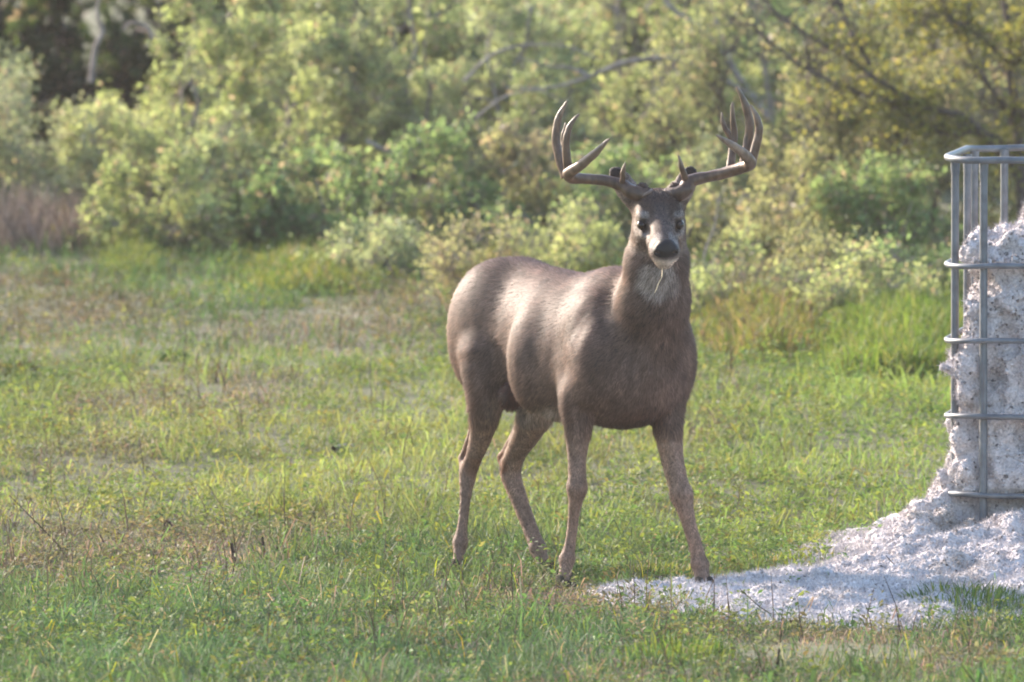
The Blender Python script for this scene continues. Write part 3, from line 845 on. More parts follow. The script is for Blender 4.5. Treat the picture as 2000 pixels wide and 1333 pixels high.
    fi = (of[None] + 6 * np.arange(n)[:, None, None]).reshape(-1, 3)
    sh = rr.uniform(.65, 1.3, (n, 1)); sh[rr.random(n) < .16] *= .40
    sc_ = np.repeat(cb * sh, 6, 0)
    # loose lint: fine fibres standing off the surface
    nf = 120000
    tj = rr.choice(len(tri), nf, p=wgt / wgt.sum())
    w = rr.random((nf, 2)); fl = w.sum(1) > 1; w[fl] = 1 - w[fl]; w3 = np.concatenate([1 - w.sum(1, keepdims=True), w], 1)
    fb = (V[tri[tj]] * w3[:, :, None]).sum(1); fcol = (C[tri[tj]] * w3[:, :, None]).sum(1) * rr.uniform(.8, 1.2, (nf, 1))
    nrm_f = nn[tj] / (ar[tj][:, None] + 1e-12)
    dv = nrm_f * .75 + rr.normal(0, .55, (nf, 3)); dv /= np.linalg.norm(dv, axis=1, keepdims=True)
    sv = np.cross(dv, rr.normal(size=(nf, 3))); sv /= np.linalg.norm(sv, axis=1, keepdims=True) + 1e-9
    fl_ = rr.uniform(.008, .026, nf)[:, None]; fw_ = rr.uniform(.0006, .0015, nf)[:, None]
    fv = np.stack([fb - sv * fw_, fb + sv * fw_, fb + dv * fl_], 1).reshape(-1, 3)
    base_i = len(V) + 6 * n
    fib = np.arange(3 * nf).reshape(-1, 3) + base_i
    allV = np.vstack([V, vv.reshape(-1, 3), fv])
    tq = np.vstack([Q[:, [0, 1, 2]], Q[:, [0, 2, 3]]])
    allF = np.vstack([tq, fi + len(V), fib])
    o = mesh_np("cottonseed", allV, allF, seed_material(), None, np.vstack([C, sc_, np.repeat(fcol, 3, 0)]))
    tag(o, "white fuzzy cottonseed heaped in the cage and spilled over the grass", "cottonseed", kind="stuff")
build_seed()

# ------------------------------------------------------------------ grass
m_grass = mat_leaf("grass_blade", .45, .6, .2)
m_weed = mat_leaf("weed_leaf", .42, .6, .2)
def blades(pos, hgt, wid, lean, az, col, twist=None):
    """tapered bent blades: 5 vertices, 3 triangles each"""
    n = len(pos)
    d = np.stack([np.cos(az), np.sin(az), np.zeros(n)], 1)
    tw = az + math.pi / 2 if twist is None else twist
    w = np.stack([np.cos(tw), np.sin(tw), np.zeros(n)], 1) * (wid / 2)[:, None]
    up = np.array([0, 0, 1.0])
    mid = pos + up * (hgt * .62)[:, None] + d * (hgt * lean * .35)[:, None]
    tip = pos + up * (hgt * np.maximum(1 - .45 * lean, .25))[:, None] + d * (hgt * lean * 1.05)[:, None]
    V = np.stack([pos - w * .8, pos + w * .8, mid - w, mid + w, tip], 1).reshape(-1, 3)
    b = 5 * np.arange(n)[:, None]
    F = np.stack([b + [0, 1, 3], b + [0, 3, 2], b + [2, 3, 4]], 1).reshape(-1, 3)
    return V, F, np.repeat(col, 5, 0)

def leaves(pos, ax, nrm, ln, wd, col):
    """diamond leaves, 2 triangles each, slightly folded"""
    n = len(pos)
    ax = ax / (np.linalg.norm(ax, axis=1, keepdims=True) + 1e-9)
    sd = np.cross(ax, nrm); sd /= np.linalg.norm(sd, axis=1, keepdims=True) + 1e-9
    up = np.cross(sd, ax)
    tip = pos + ax * ln[:, None]; mid = pos + ax * (ln * .5)[:, None]
    a = mid + sd * (wd / 2)[:, None] + up * (wd * .18)[:, None]; b_ = mid - sd * (wd / 2)[:, None] + up * (wd * .18)[:, None]
    V = np.stack([pos, a, tip, b_], 1).reshape(-1, 3)
    b = 4 * np.arange(n)[:, None]
    F = np.stack([b + [0, 1, 2], b + [0, 2, 3]], 1).reshape(-1, 3)
    return V, F, np.repeat(col, 4, 0)

DEAD = [(150, 635, .45), (620, 655, .5), (700, 620, .35), (820, 600, .3), (640, 1040, .35), (300, 1060, .5), (130, 900, .4), (1380, 860, .2), (1600, 1270, .35), (1480, 1300, .4), (480, 770, .35), (30, 560, .3), (1100, 1180, .25), (250, 800, .3), (1880, 1290, .3), (60, 1120, .35)]
dead_c = [(ground_at(px, py), r) for px, py, r in DEAD]
def patch(x, y):
    """0 green .. 1 dead grass"""
    d = np.zeros(len(x))
    for c, r in dead_c:
        d = np.maximum(d, np.exp(-(((x - c[0]) / r) ** 2 + ((y - c[1]) / (r * 2.6)) ** 2)))
    q = np.stack([x, y * .5, 0 * x], -1)
    return np.clip(d * .85 + .42 * vnoise(q, 1.7, 41) + .30 * vnoise(q, 5.0, 42) - .12, 0, 1)
def grass_colour(x, y, rr):
    n = len(x)
    q = np.stack([x, y * .6, 0 * x], -1)
    k = vnoise(q, 1.1, 43); k2 = vnoise(q, 4.0, 44)
    C = np.tile(np.array([.080, .132, .055]), (n, 1))
    yel = smooth01(y, .2, 3.5) * smooth01(10.5 - y, 0, 4.0)  # sunlit band across the mid-field, put into the blade colour
    C = mixc(C, (.240, .265, .090), np.clip(yel * (.75 + .4 * k) + .18 * k2, 0, 1))
    C = mixc(C, (.062, .115, .060), smooth01(-y, .2, 1.6) * smooth01(k + .3, 0, .6) * .6)
    C = mixc(C, (.205, .280, .075), smooth01(x, .4, 1.2) * smooth01(y, -.2, 1.0) * .75)
    dead = patch(x, y)
    pick = rr.random(n)
    straw = np.array([.27, .21, .175]); brown = np.array([.16, .115, .105])
    C = np.where((pick < dead * .8)[:, None], np.where((rr.random(n) < .45)[:, None], straw, brown), C)
    C = np.where((rr.random(n) < .025)[:, None], np.array([.30, .25, .17]), C)
    C = np.where((rr.random(n) < .03)[:, None], np.array([.24, .23, .03]), C)
    C = C * (1 + .32 * vnoise(q, 2.6, 48) + .22 * vnoise(q, 8.0, 49))[:, None]
    return C * rr.uniform(.65, 1.35, (n, 1)) * (1 + rr.normal(0, .08, (n, 3))), dead
def clear_of_seed(x, y, rr):
    f = sheet_f(x, y); d = rect_d(x, y)
    p = np.where(f > 1.1, 1.0, np.where(f > .72, .45, .05)); p = np.where(d < .9, .0, p)
    dirt = ((x - (ground_at(1560, 1275)[0])) / .35) ** 2 + ((y - ground_at(1560, 1275)[1]) / .55) ** 2
    p = np.where(dirt < 1, p * .25, p)
    edge = (x > .2) & (y > .25) & (y < .62) & (x < 1.0)
    p = np.where(edge & (f < 1.5), p * .5, p)
    return rr.random(len(x)) < p
def build_grass():
    rr = np.random.default_rng(5)
    VV, FF, CC, k = [], [], [], 0
    zones = [(-2.0, 2.0, -4.4, 2.5, 4300, 1.0), (-2.3, 2.3, 2.5, 9.0, 2300, 1.0), (-2.8, 2.8, 9.0, 15.5, 1200, 1.3),
             (-6, -2.0, -6, 9, 330, 2.6), (2.0, 6, -6, 9, 330, 2.6), (-7, -2.8, 9, 17, 240, 2.8), (2.8, 7, 9, 17, 240, 2.8), (-5, 5, -9, -4.4, 300, 2.6)]
    for x0, x1, y0, y1, dens, sz in zones:
        n = int((x1 - x0) * (y1 - y0) * dens)
        # clumped: half the blades gather round tuft centres
        nt_ = n // 26
        tx, ty = rr.uniform(x0, x1, nt_), rr.uniform(y0, y1, nt_)
        j = rr.integers(0, nt_, n // 2); sg = rr.uniform(.012, .05, nt_)[j]
        x = np.concatenate([rr.uniform(x0, x1, n - n // 2), tx[j] + rr.normal(0, 1, n // 2) * sg])
        y = np.concatenate([rr.uniform(y0, y1, n - n // 2), ty[j] + rr.normal(0, 1, n // 2) * sg])
        tall = np.concatenate([np.full(n - n // 2, .82), rr.uniform(.75, 1.5, nt_)[j]])
        ok = clear_of_seed(x, y, rr); x, y, tall = x[ok], y[ok], tall[ok]; n = len(x)
        C, dead = grass_colour(x, y, rr)
        h = rr.gamma(4.0, .0105, n) * tall * sz ** .5 * (1 - .45 * dead)
        q = np.stack([x, y, 0 * x], -1)
        h = h * (1 + .40 * vnoise(q, 1.6, 46) + .85 * vnoise(q, 5.5, 47))
        h = np.clip(h, .012, .19)
        w = rr.uniform(.0018, .0050, n) * sz
        az = rr.uniform(0, 2 * math.pi, n); lean = rr.beta(2, 1.8, n) * 1.9
        pos = np.stack([x, y, G(x, y) - .003], 1)
        v, f, c = blades(pos, h, w, lean, az, C, rr.uniform(0, 2 * math.pi, n))
        VV.append(v); FF.append(f + k); CC.append(c); k += len(v)
    o = mesh_np("grass", np.vstack(VV), np.vstack(FF), m_grass, None, np.vstack(CC), False)
    tag(o, "short mixed green and yellow grass covering the field", "grass", kind="stuff")
build_grass()
def build_weeds():
    """low broad-leaved weeds between the grass"""
    rr = np.random.default_rng(6)
    n = 21000
    x = rr.uniform(-2.5, 2.5, n); y = rr.uniform(-4.6, 15.5, n)
    q = np.stack([x, y * .6, 0 * x], -1)
    ok = (vnoise(q, 2.2, 51) + .4 * rr.normal(size=n) > -.1) & clear_of_seed(x, y, rr); x, y = x[ok], y[ok]; n = len(x)
    hgt = rr.gamma(4, .013, n) * (1 + .5 * vnoise(np.stack([x, y, 0 * x], -1), 5.0, 52)); m = 13
    px_ = np.repeat(np.stack([x, y, G(x, y)], 1), m, 0); hh = np.repeat(hgt, m)
    a = rr.uniform(0, 2 * math.pi, n * m); t = rr.uniform(.25, 1, n * m)
    rad = rr.uniform(0, .026, n * m)
    pos = px_ + np.stack([np.cos(a) * rad, np.sin(a) * rad, hh * t], 1)
    ax = np.stack([np.cos(a), np.sin(a), rr.uniform(-.3, .9, n * m)], 1)
    nrm = rr.normal(0, .5, (n * m, 3)) + np.array([0, 0, 1.0])
    C, dead = grass_colour(x, y, rr)
    base = np.where((rr.random(n) < .35)[:, None], np.array([.22, .25, .05]), np.array([.09, .165, .05]))
    base = mixc(base, (.20, .14, .06), (rr.random(n) < .12) * 1.0)
    wc = mixc(.4 * C + .6 * base, (.17, .118, .10), np.clip(dead * 1.1 - .25, 0, .6))
    col = np.repeat(wc, m, 0) * rr.uniform(.7, 1.3, (n * m, 1))
    ln = rr.uniform(.010, .028, n * m)
    v, f, c = leaves(pos, ax, nrm, ln, ln * rr.uniform(.35, .6, n * m), col)
    o = mesh_np("weeds", v, f, m_weed, None, c, False)
    tag(o, "low leafy green weeds scattered through the grass", "weeds", kind="stuff")
    # thin dead stems standing in the grass
    n = 1300
    x = rr.uniform(-2.6, 2.6, n); y = rr.uniform(-4.4, 13, n)
    ok = (patch(x, y) + .35 * rr.random(n) > .28) & clear_of_seed(x, y, rr); x, y = x[ok], y[ok]; n = len(x)
    h = rr.uniform(.05, .19, n); a = rr.uniform(0, 2 * math.pi, n); ln_ = rr.uniform(0, .6, n) * h
    b0 = np.stack([x, y, G(x, y)], 1); d = np.stack([np.cos(a), np.sin(a), 0 * a], 1)
    L = np.stack([b0, b0 + d * (ln_ * .3)[:, None] + np.array([0, 0, 1]) * (h * .5)[:, None], b0 + d * ln_[:, None] + np.array([0, 0, 1]) * h[:, None]], 1)
    R = np.stack([np.full(n, .0017), np.full(n, .0014), np.full(n, .0007)], 1)
    v, qd = tubes(L, R, 4)
    c = np.repeat(np.array([.085, .058, .045]) * rr.uniform(.5, 2.2, (n, 1)), 12, 0)
    o = mesh_np("dry_stems", v, qd, m_weed, None, c)
    tag(o, "thin brown dry weed stems scattered through the grass", "dry stems", kind="stuff")
build_weeds()

def tuft(px, py, label, n, rad, hgt, cols, name="grass_tuft", wid=(.003, .006), lean=1.1, cat="grass tuft", group=None, flat=1.0):
    rr = np.random.default_rng(int(px * 7 + py))
    c = ground_at(px, py)
    a = rr.uniform(0, 2 * math.pi, n); r = rad * np.sqrt(rr.random(n))
    x, y = c[0] + r * np.cos(a), c[1] + r * np.sin(a) * flat
    h = hgt * rr.uniform(.45, 1.1, n) * (1 - .35 * (r / rad) ** 2)
    az = a + rr.normal(0, .7, n)
    cols = np.array(cols); col = cols[rr.integers(0, len(cols), n)] * rr.uniform(.7, 1.3, (n, 1))
    v, f, cc = blades(np.stack([x, y, G(x, y) - .004], 1), h, rr.uniform(*wid, n), rr.beta(2, 2, n) * lean, az, col, rr.uniform(0, 2 * math.pi, n))
    o = mesh_np(name, v, f, m_grass, None, cc, False, np.array([c[0], c[1], float(G(c[0], c[1]))]))
    tag(o, label, cat, group)
    return o
GR = [(.07, .13, .03), (.11, .17, .035), (.16, .19, .04)]; YG = [(.17, .20, .04), (.22, .22, .05), (.12, .18, .035), (.30, .24, .12)]; DK = [(.03, .055, .018), (.05, .08, .025), (.09, .06, .035)]
BR = [(.20, .17, .06), (.14, .15, .04), (.24, .17, .10), (.12, .08, .05)]
tuft(1285, 1135, "yellow-green grass tuft just behind the deer's image-right front hoof", 520, .13, .085, YG + [(.06, .09, .03)])
tuft(1560, 1110, "green grass tuft along the back edge of the white spill", 420, .22, .08, YG + GR, flat=.5)
tuft(30, 735, "small dark round tuft at the left edge of the field", 420, .085, .085, DK)
tuft(342, 705, "small dark green tuft near a pinkish dead patch left of the deer", 220, .055, .06, [(.03, .07, .02), (.05, .10, .025)])
tuft(1885, 1195, "green grass clump growing in front of the spilled cottonseed", 900, .20, .11, GR + [(.05, .10, .035)], flat=2.0)
tuft(1320, 1290, "bright green tuft below the spill at the bottom edge", 420, .16, .10, GR, flat=1.6)
tuft(560, 1010, "yellowish grass tuft above a dry brown patch in left foreground", 300, .14, .08, YG)

# ------------------------------------------------------------------ brush behind the field
m_leaf = mat_leaf("shrub_leaf", .6, .5, .35)
m_twig = mat_noise("shrub_bark", (.15, .125, .112), (.33, .285, .265), 30, .85, .3)
m_dark = mat_noise("dark_bark", (.05, .04, .035), (.13, .105, .095), 30, .85, .3)
def rand_unit(rr, n):
    v = rr.normal(size=(n, 3)); return v / np.linalg.norm(v, axis=1, keepdims=True)
def shrub(name, label, px, Y, h, w, pal, nleaf, lsz=(.013, .027), stems=9, cat="shrub", group="shrubs along the edge of the field", bark=None, droop=.0, seed=0, bushy=.5, x=None, subs=9, base_gap=.02, srad=.012):
    rr = np.random.default_rng(seed + int(px) * 3 + int(Y * 100))
    bx = X(px, Y) if x is None else x
    root = empty(name, (bx, Y, float(G(bx, Y))), label, cat, group)
    b0 = np.array([bx, Y, float(G(bx, Y)) - .03])
    # stems
    ns = stems
    th = rr.uniform(0, 2 * math.pi, ns); rho = np.sqrt(rr.random(ns))
    end = b0 + np.stack([w * rho * np.cos(th), w * rho * np.sin(th), h * (1.02 - .80 * rho ** 2.2) * rr.uniform(.75, 1.0, ns)], 1)
    st = b0 + np.stack([.10 * w * np.cos(th), .10 * w * np.sin(th), 0 * th], 1)
    t = np.linspace(0, 1, 8)[None, :, None]
    bow = np.array([0, 0, 1.0]) * (h * .22)
    L1 = st[:, None] * (1 - t) + end[:, None] * t + bow * (t * (1 - t)) * 1.6 + rr.normal(0, .03 * h, (ns, 8, 3)) * t
    R1 = srad * h ** .5 * (1 - .85 * np.linspace(0, 1, 8))[None] * rr.uniform(.7, 1.25, (ns, 1))
    # side branches
    k = subs
    i = np.repeat(np.arange(ns), k); tt = rr.uniform(base_gap + .05, 1, ns * k)
    u = tt * 7; j = np.minimum(u.astype(int), 6); fr = (u - j)[:, None]
    s0 = L1[i, j] * (1 - fr) + L1[i, j + 1] * fr
    ax_ = np.array([bx, Y, b0[2] + h * .35])
    out = s0 - ax_; out /= np.linalg.norm(out, axis=1, keepdims=True) + 1e-6
    d = out * .8 + rand_unit(rr, ns * k) * .9 + np.array([0, 0, .35 - droop])
    d /= np.linalg.norm(d, axis=1, keepdims=True)
    ln = rr.uniform(.14, .34, ns * k) * (h * .5 + w * .5)
    t5 = np.linspace(0, 1, 5)[None, :, None]
    L2 = s0[:, None] + d[:, None] * ln[:, None, None] * t5 + rr.normal(0, .035, (ns * k, 5, 3)) * t5 * ln[:, None, None] * 3 + np.array([0, 0, -1.0]) * (droop * ln[:, None, None] * t5 ** 2)
    R2 = .0048 * h ** .5 * (1 - .8 * np.linspace(0, 1, 5))[None] * rr.uniform(.6, 1.3, (ns * k, 1))
    # twigs
    n3 = ns * k * 3
    i3 = np.repeat(np.arange(ns * k), 3); u = rr.uniform(.8, 4, n3); j = np.minimum(u.astype(int), 3); fr = (u - j)[:, None]
    s3 = L2[i3, j] * (1 - fr) + L2[i3, j + 1] * fr
    d3 = d[i3] * .7 + rand_unit(rr, n3); d3 /= np.linalg.norm(d3, axis=1, keepdims=True)
    l3 = rr.uniform(.05, .13, n3) * (.6 + .4 * h)
    t3 = np.linspace(0, 1, 3)[None, :, None]
    L3 = s3[:, None] + d3[:, None] * l3[:, None, None] * t3 + rr.normal(0, .012, (n3, 3, 3)) * t3
    R3 = np.tile(np.array([.0021, .0016, .0008]), (n3, 1))
    v1, q1 = tubes(L1, R1, 6); v2, q2 = tubes(L2, R2, 4); v3, q3 = tubes(L3, R3, 3)
    mesh_np("branches", np.vstack([v1, v2, v3]), np.vstack([q1, q2 + len(v1), q3 + len(v1) + len(v2)]), bark or m_twig, root)
    # leaves along twigs and side branches, thinned in patches for gaps
    n = nleaf
    i = rr.integers(0, n3, n); u = rr.uniform(.1, 2, n); j = np.minimum(u.astype(int), 1); fr = (u - j)[:, None]
    p = L3[i, j] * (1 - fr) + L3[i, j + 1] * fr + rr.normal(0, .012 + .022 * bushy, (n, 3))
    gap = vnoise(p, 5.5 / max(h, .6), seed + 5) + .35 * vnoise(p, 14, seed + 6)
    keep = gap > -.38 + .25 * rr.normal(size=n) * .6
    p, i = p[keep], i[keep]; n = len(p)
    ax = d3[i] * .6 + rand_unit(rr, n) + np.array([0, 0, .1 - droop])
    nrm = rand_unit(rr, n) * .9 + np.array([0, 0, .55]) + sun_vec * .35
    pal = np.array(pal)
    kk = np.clip((vnoise(p, 3.0, seed + 8) * .5 + .5) * len(pal) + rr.normal(0, .55, n), 0, len(pal) - 1).astype(int)
    col = pal[kk] * rr.uniform(.85, 1.8, (n, 1))
    pink = rr.random(n) < .10
    col = np.where(pink[:, None], np.array([.40, .31, .25]) * rr.uniform(.6, 1.2, (n, 1)), col * np.array([.93, .96, 1.12]))
    l = rr.uniform(*lsz, n) * np.where(rr.random(n) < .15, 1.6, 1.0)
    v, f, c = leaves(p, ax, nrm, l, l * rr.uniform(.4, .62, n), col)
    mesh_np("foliage", v, f, m_leaf, root, c, False)
    return root
PALE = [(0.164, 0.182, 0.108), (0.219, 0.245, 0.14), (0.273, 0.281, 0.185), (0.229, 0.255, 0.133)]
YEL = [(0.163, 0.189, 0.084), (0.228, 0.263, 0.114), (0.28, 0.306, 0.131), (0.312, 0.33, 0.164)]
GRN = [(0.091, 0.135, 0.06), (0.135, 0.196, 0.083), (0.188, 0.249, 0.105), (0.229, 0.273, 0.12)]
MIX = [(0.143, 0.174, 0.086), (0.208, 0.243, 0.121), (0.272, 0.298, 0.158), (0.305, 0.322, 0.191)]
OLV = [(0.109, 0.122, 0.065), (0.162, 0.175, 0.088), (0.224, 0.224, 0.106), (0.277, 0.269, 0.137), (0.16, 0.134, 0.099)]
SHADE_LEAF = [(.025, .04, .014), (.04, .06, .02), (.06, .08, .025)]  # deep shade behind the brush, put into the leaf colour
GOLD = [(.13, .14, .05), (.21, .20, .06), (.28, .255, .07), (.18, .20, .06)]
SH = "shrub"
shrub(SH, "pale sage-green loose shrub at the far left edge", 60, 15.0, .74, .42, PALE, 15000, seed=1, stems=8, bushy=.8)
shrub(SH, "low sage-green shrub under the dark gap at upper left", 190, 15.6, .60, .34, PALE, 13000, seed=2, stems=8)
shrub(SH, "broad dense yellow-green shrub left of the deer", 385, 15.2, 1.12, .44, YEL, 32000, seed=3, stems=13)
shrub(SH, "tall olive shrub with dark hollows between the yellow-green and central shrubs", 560, 16.2, 1.25, .48, MIX, 28000, seed=4, stems=10)
shrub(SH, "low bright green leafy shrub at the field edge left of the deer's rump", 640, 14.0, .44, .34, GRN, 8000, (.020, .038), seed=5, stems=9)
shrub(SH, "light green tall shrub in the middle behind the deer's back", 800, 16.0, 1.25, .55, MIX, 32000, seed=6, stems=12)
shrub(SH, "pale yellow-green shrub behind the deer's image-left antler", 1020, 15.4, 1.2, .52, MIX, 32000, seed=7, stems=12)
shrub(SH, "light green shrub behind the deer's head", 1245, 16.2, 1.25, .52, YEL, 30000, seed=8, stems=12)
shrub(SH, "green leafy shrub below the image-left antler", 1130, 13.6, .62, .36, GRN, 9000, seed=9, stems=9)
shrub(SH, "olive twiggy shrub with sparse leaves right of the deer's head", 1430, 14.2, 1.0, .45, OLV, 12000, seed=10, stems=12, bark=m_dark)
shrub(SH, "dense olive-brown shrub between the image-right antler and the cage", 1620, 13.6, .98, .48, OLV, 20000, seed=11, stems=13, bark=m_dark, subs=11)
shrub(SH, "bright green shrub behind the tips of the image-right antler", 1530, 16.0, 1.3, .45, GRN, 17000, seed=12, stems=10)
shrub(SH, "olive shrub close behind the top of the cage", 1800, 13.8, .92, .42, OLV, 13000, seed=13, stems=11, bark=m_dark)
BK = "shrubs in the second row behind the field"
for k, (px, Y, h, w, pal, lab) in enumerate([
    (560, 18.6, 1.45, .6, MIX, "tall mixed green shrub standing behind the broad yellow-green one"),
    (740, 18.8, 1.5, .7, YEL, "tall yellow-green shrub in the back row, upper middle left"),
    (980, 18.4, 1.5, .75, MIX, "tall pale shrub in the back row above the deer's back"),
    (1230, 18.9, 1.5, .75, MIX, "tall pale shrub in the back row between the antlers"),
    (1440, 18.3, 1.4, .65, PALE, "greyish tall shrub in the back row above the image-right antler"),
    (1680, 18.6, 1.45, .75, PALE, "greyish tall shrub in the back row at upper right"),
    (1930, 18.2, 1.5, .75, OLV, "tall olive shrub in the back row above the cage")]):
    shrub(SH, lab, px, Y, h, w, pal, 10000, (.024, .046), seed=20 + k, stems=11, group=BK)
# outside the frame, so that the edge of the field goes on to both sides
for k, (x, Y, h, w, pal, lab) in enumerate([
    (-3.0, 15.5, 1.4, .7, PALE, "sage shrub beyond the left edge of the field"), (-4.3, 16.5, 1.8, .8, MIX, "mixed green shrub farther beyond the left edge"),
    (-5.6, 15.6, 1.7, .9, YEL, "yellow-green shrub far out beyond the left edge"), (-3.6, 14.4, .8, .6, GRN, "low green shrub beyond the left edge"),
    (3.2, 15.0, 1.6, .7, OLV, "olive shrub beyond the right edge behind the cage"), (4.4, 16.5, 1.9, .8, YEL, "yellow-green shrub farther beyond the right edge")]):
    shrub(SH, lab, 0, Y, h, w, pal, 4000, (.028, .052), seed=40 + k, stems=9, group=BK, x=x)
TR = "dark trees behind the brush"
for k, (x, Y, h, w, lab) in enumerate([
    (-1.92, 19.6, 1.7, .75, "dark tree with shade coloured into its leaves, filling the gap at the upper left corner"), (-2.9, 20.5, 2.0, 1.0, "dark tree beyond the upper left corner"),
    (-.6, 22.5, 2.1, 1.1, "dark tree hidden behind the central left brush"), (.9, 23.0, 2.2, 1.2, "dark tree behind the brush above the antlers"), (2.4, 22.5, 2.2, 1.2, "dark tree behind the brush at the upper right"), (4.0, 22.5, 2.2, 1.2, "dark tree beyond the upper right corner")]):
    shrub("tree", lab, 0, Y, h, w, SHADE_LEAF, 17000 if k < 2 else 6000, (.035, .07) if k < 2 else (.05, .1), seed=60 + k, stems=9, cat="tree", group=TR, bark=m_dark, x=x, srad=.02)

for k, (px, Y, h, w, pal, lab) in enumerate([
    (285, 13.9, .42, .30, YEL, "low yellow-green shrub at the left foot of the broad shrub"), (480, 14.3, .50, .32, MIX, "low mixed shrub in front of the tall olive shrub"),
    (830, 13.8, .46, .36, GRN, "low green shrub in front of the light green tall shrub"), (960, 13.9, .55, .34, OLV, "low olive shrub just left of the image-left antler's beam"),
    (1310, 13.8, .52, .34, MIX, "low pale shrub right behind the deer's neck"), (1500, 13.0, .50, .34, OLV, "low olive shrub under the image-right antler"), (1720, 12.8, .44, .34, GRN, "low green shrub left of the cage behind the tall grass")]):
    shrub(SH, lab, px, Y, h, w, pal, 8000, (.015, .030), seed=80 + k, stems=9)
for k, (px, Y, h, w, pal, lab) in enumerate([
    (1430, 10.6, .30, .26, YEL, "small yellow-green weedy bush behind the deer's chest"), (1560, 10.9, .34, .28, OLV, "small olive weedy bush between the deer and the cage"),
    (1690, 10.2, .30, .28, YEL, "small yellow-green weedy bush left of the cage"), (945, 11.4, .30, .24, OLV, "small brownish weedy bush above the deer's rump"),
    (1120, 12.2, .32, .28, YEL, "small yellow-green weedy bush above the deer's back"), (740, 12.6, .26, .28, MIX, "small pale weedy bush at the field edge left of the rump"),
    (1800, 11.0, .30, .26, GRN, "small green weedy bush beside the cage's left uprights")]):
    shrub(SH, lab, px, Y, h, w, pal, 7000, (.011, .022), seed=120 + k, stems=12, group="small weedy bushes in front of the brush", srad=.006)
# a far wood that reads as one dark mass behind everything
def far_wood():
    rr = np.random.default_rng(77)
    n = 30000
    x = rr.uniform(-11, 11, n); y = rr.uniform(25.5, 31, n); z = rr.random(n) ** 1.15 * 2.9
    q = np.stack([x, y, z], 1)
    keep = vnoise(q, .9, 5) + .55 - .25 * z > -.3; q = q[keep]; n = len(q); q[:, 2] += G(q[:, 0], q[:, 1])
    pal = np.array(SHADE_LEAF); col = pal[rr.integers(0, 3, n)] * rr.uniform(.6, 1.4, (n, 1)); l = rr.uniform(.10, .20, n)
    v, f, c = leaves(q, rand_unit(rr, n), rand_unit(rr, n) + np.array([0, 0, .5]), l, l * .6, col)
    o = mesh_np("far_wood", v, f, m_leaf, None, c, False); tag(o, "dark wood far behind the brush", "wood", kind="stuff")
far_wood()

# branchy tree at the upper right: trunk behind the cage, long bare limbs reaching left, yellow leaves
def limb_tree():
    rr = np.random.default_rng(91)
    Y = 13.2
    base = np.array([X(2010, Y), Y, float(G(X(2010, Y), Y))])
    root = empty("thorn_tree", base, "dark-branched tree with sparse yellow leaves at upper right above the cage", "tree", None)
    y0 = Y - .2
    paths = [
        ([P(2010, 560, Y), P(2002, 440, Y), P(1992, 330, Y), P(1985, 240, Y), P(1975, 130, Y), P(1960, -60, Y)], (.035, .012)),
        ([P(1992, 330, Y), P(1940, 285, y0), P(1890, 232, y0), P(1800, 208, y0), P(1700, 190, y0), P(1600, 150, y0), P(1520, 95, y0), P(1470, 50, y0)], (.020, .004)),
        ([P(1800, 208, y0), P(1720, 160, y0), P(1650, 110, y0), P(1560, 60, y0), P(1500, 10, y0), P(1480, -30, y0)], (.013, .004)),
        ([P(1700, 128, y0), P(1660, 60, y0), P(1640, 0, y0), P(1625, -50, y0)], (.010, .004)),
        ([P(1992, 300, Y), P(1930, 262, y0), P(1850, 262, y0), P(1790, 240, y0), P(1740, 200, y0)], (.010, .003)),
        ([P(1985, 240, Y), P(1920, 150, y0), P(1890, 90, y0), P(1880, -20, y0)], (.012, .004)),
        ([P(1975, 130, Y), P(1900, 60, y0), P(1820, 30, y0), P(1740, 20, y0)], (.010, .003)),
        ([P(1985, 240, Y), P(2040, 180, y0), P(2120, 100, y0), P(2200, 30, y0)], (.016, .004)),
        ([P(1975, 130, Y), P(2050, 40, y0), P(2110, -60, y0)], (.014, .004)),
    ]
    L = []; tw0 = []
    for k, (pts, (ra, rb)) in enumerate(paths):
        c = catmull(pts, 20); c = c + rr.normal(0, .006, c.shape) * np.linspace(0, 1, 20)[:, None]
        v, qd = tubes(c, np.linspace(ra, rb, 20), 7)
        mesh_np("trunk" if k == 0 else "limb", v, qd, m_dark, root)
        if k: tw0.append(c)
    pts = np.vstack(tw0); n = 420
    s = pts[rr.integers(0, len(pts), n)]; d = rand_unit(rr, n) + np.array([-.35, 0, .15]); d /= np.linalg.norm(d, axis=1, keepdims=True)
    l = rr.uniform(.08, .30, n); t = np.linspace(0, 1, 4)[None, :, None]
    T = s[:, None] + d[:, None] * l[:, None, None] * t + rr.normal(0, .02, (n, 4, 3)) * t
    v, qd = tubes(T, np.tile([.0032, .0026, .002, .001], (n, 1)), 4)
    o = mesh_np("twigs", v, qd, m_dark, root)
    m = 9500
    i = rr.integers(0, n, m); u = rr.uniform(.5, 3, m); j = np.minimum(u.astype(int), 2); fr = (u - j)[:, None]
    p = T[i, j] * (1 - fr) + T[i, j + 1] * fr + rr.normal(0, .022, (m, 3))
    right = smooth01(p[:, 0], X(1450, Y), X(1850, Y))
    keep = (vnoise(p, 4, 71) + rr.normal(0, .2, m) > .12 - .75 * (right - .35)); p = p[keep]; m = len(p)
    pal = np.array(GOLD); col = pal[rr.integers(0, len(pal), m)] * rr.uniform(.7, 1.3, (m, 1)); ll = rr.uniform(.018, .034, m)
    v, f, c = leaves(p, rand_unit(rr, m), rand_unit(rr, m) + sun_vec * .5, ll, ll * rr.uniform(.45, .65, m), col)
    mesh_np("foliage", v, f, m_leaf, root, c, False)
limb_tree()

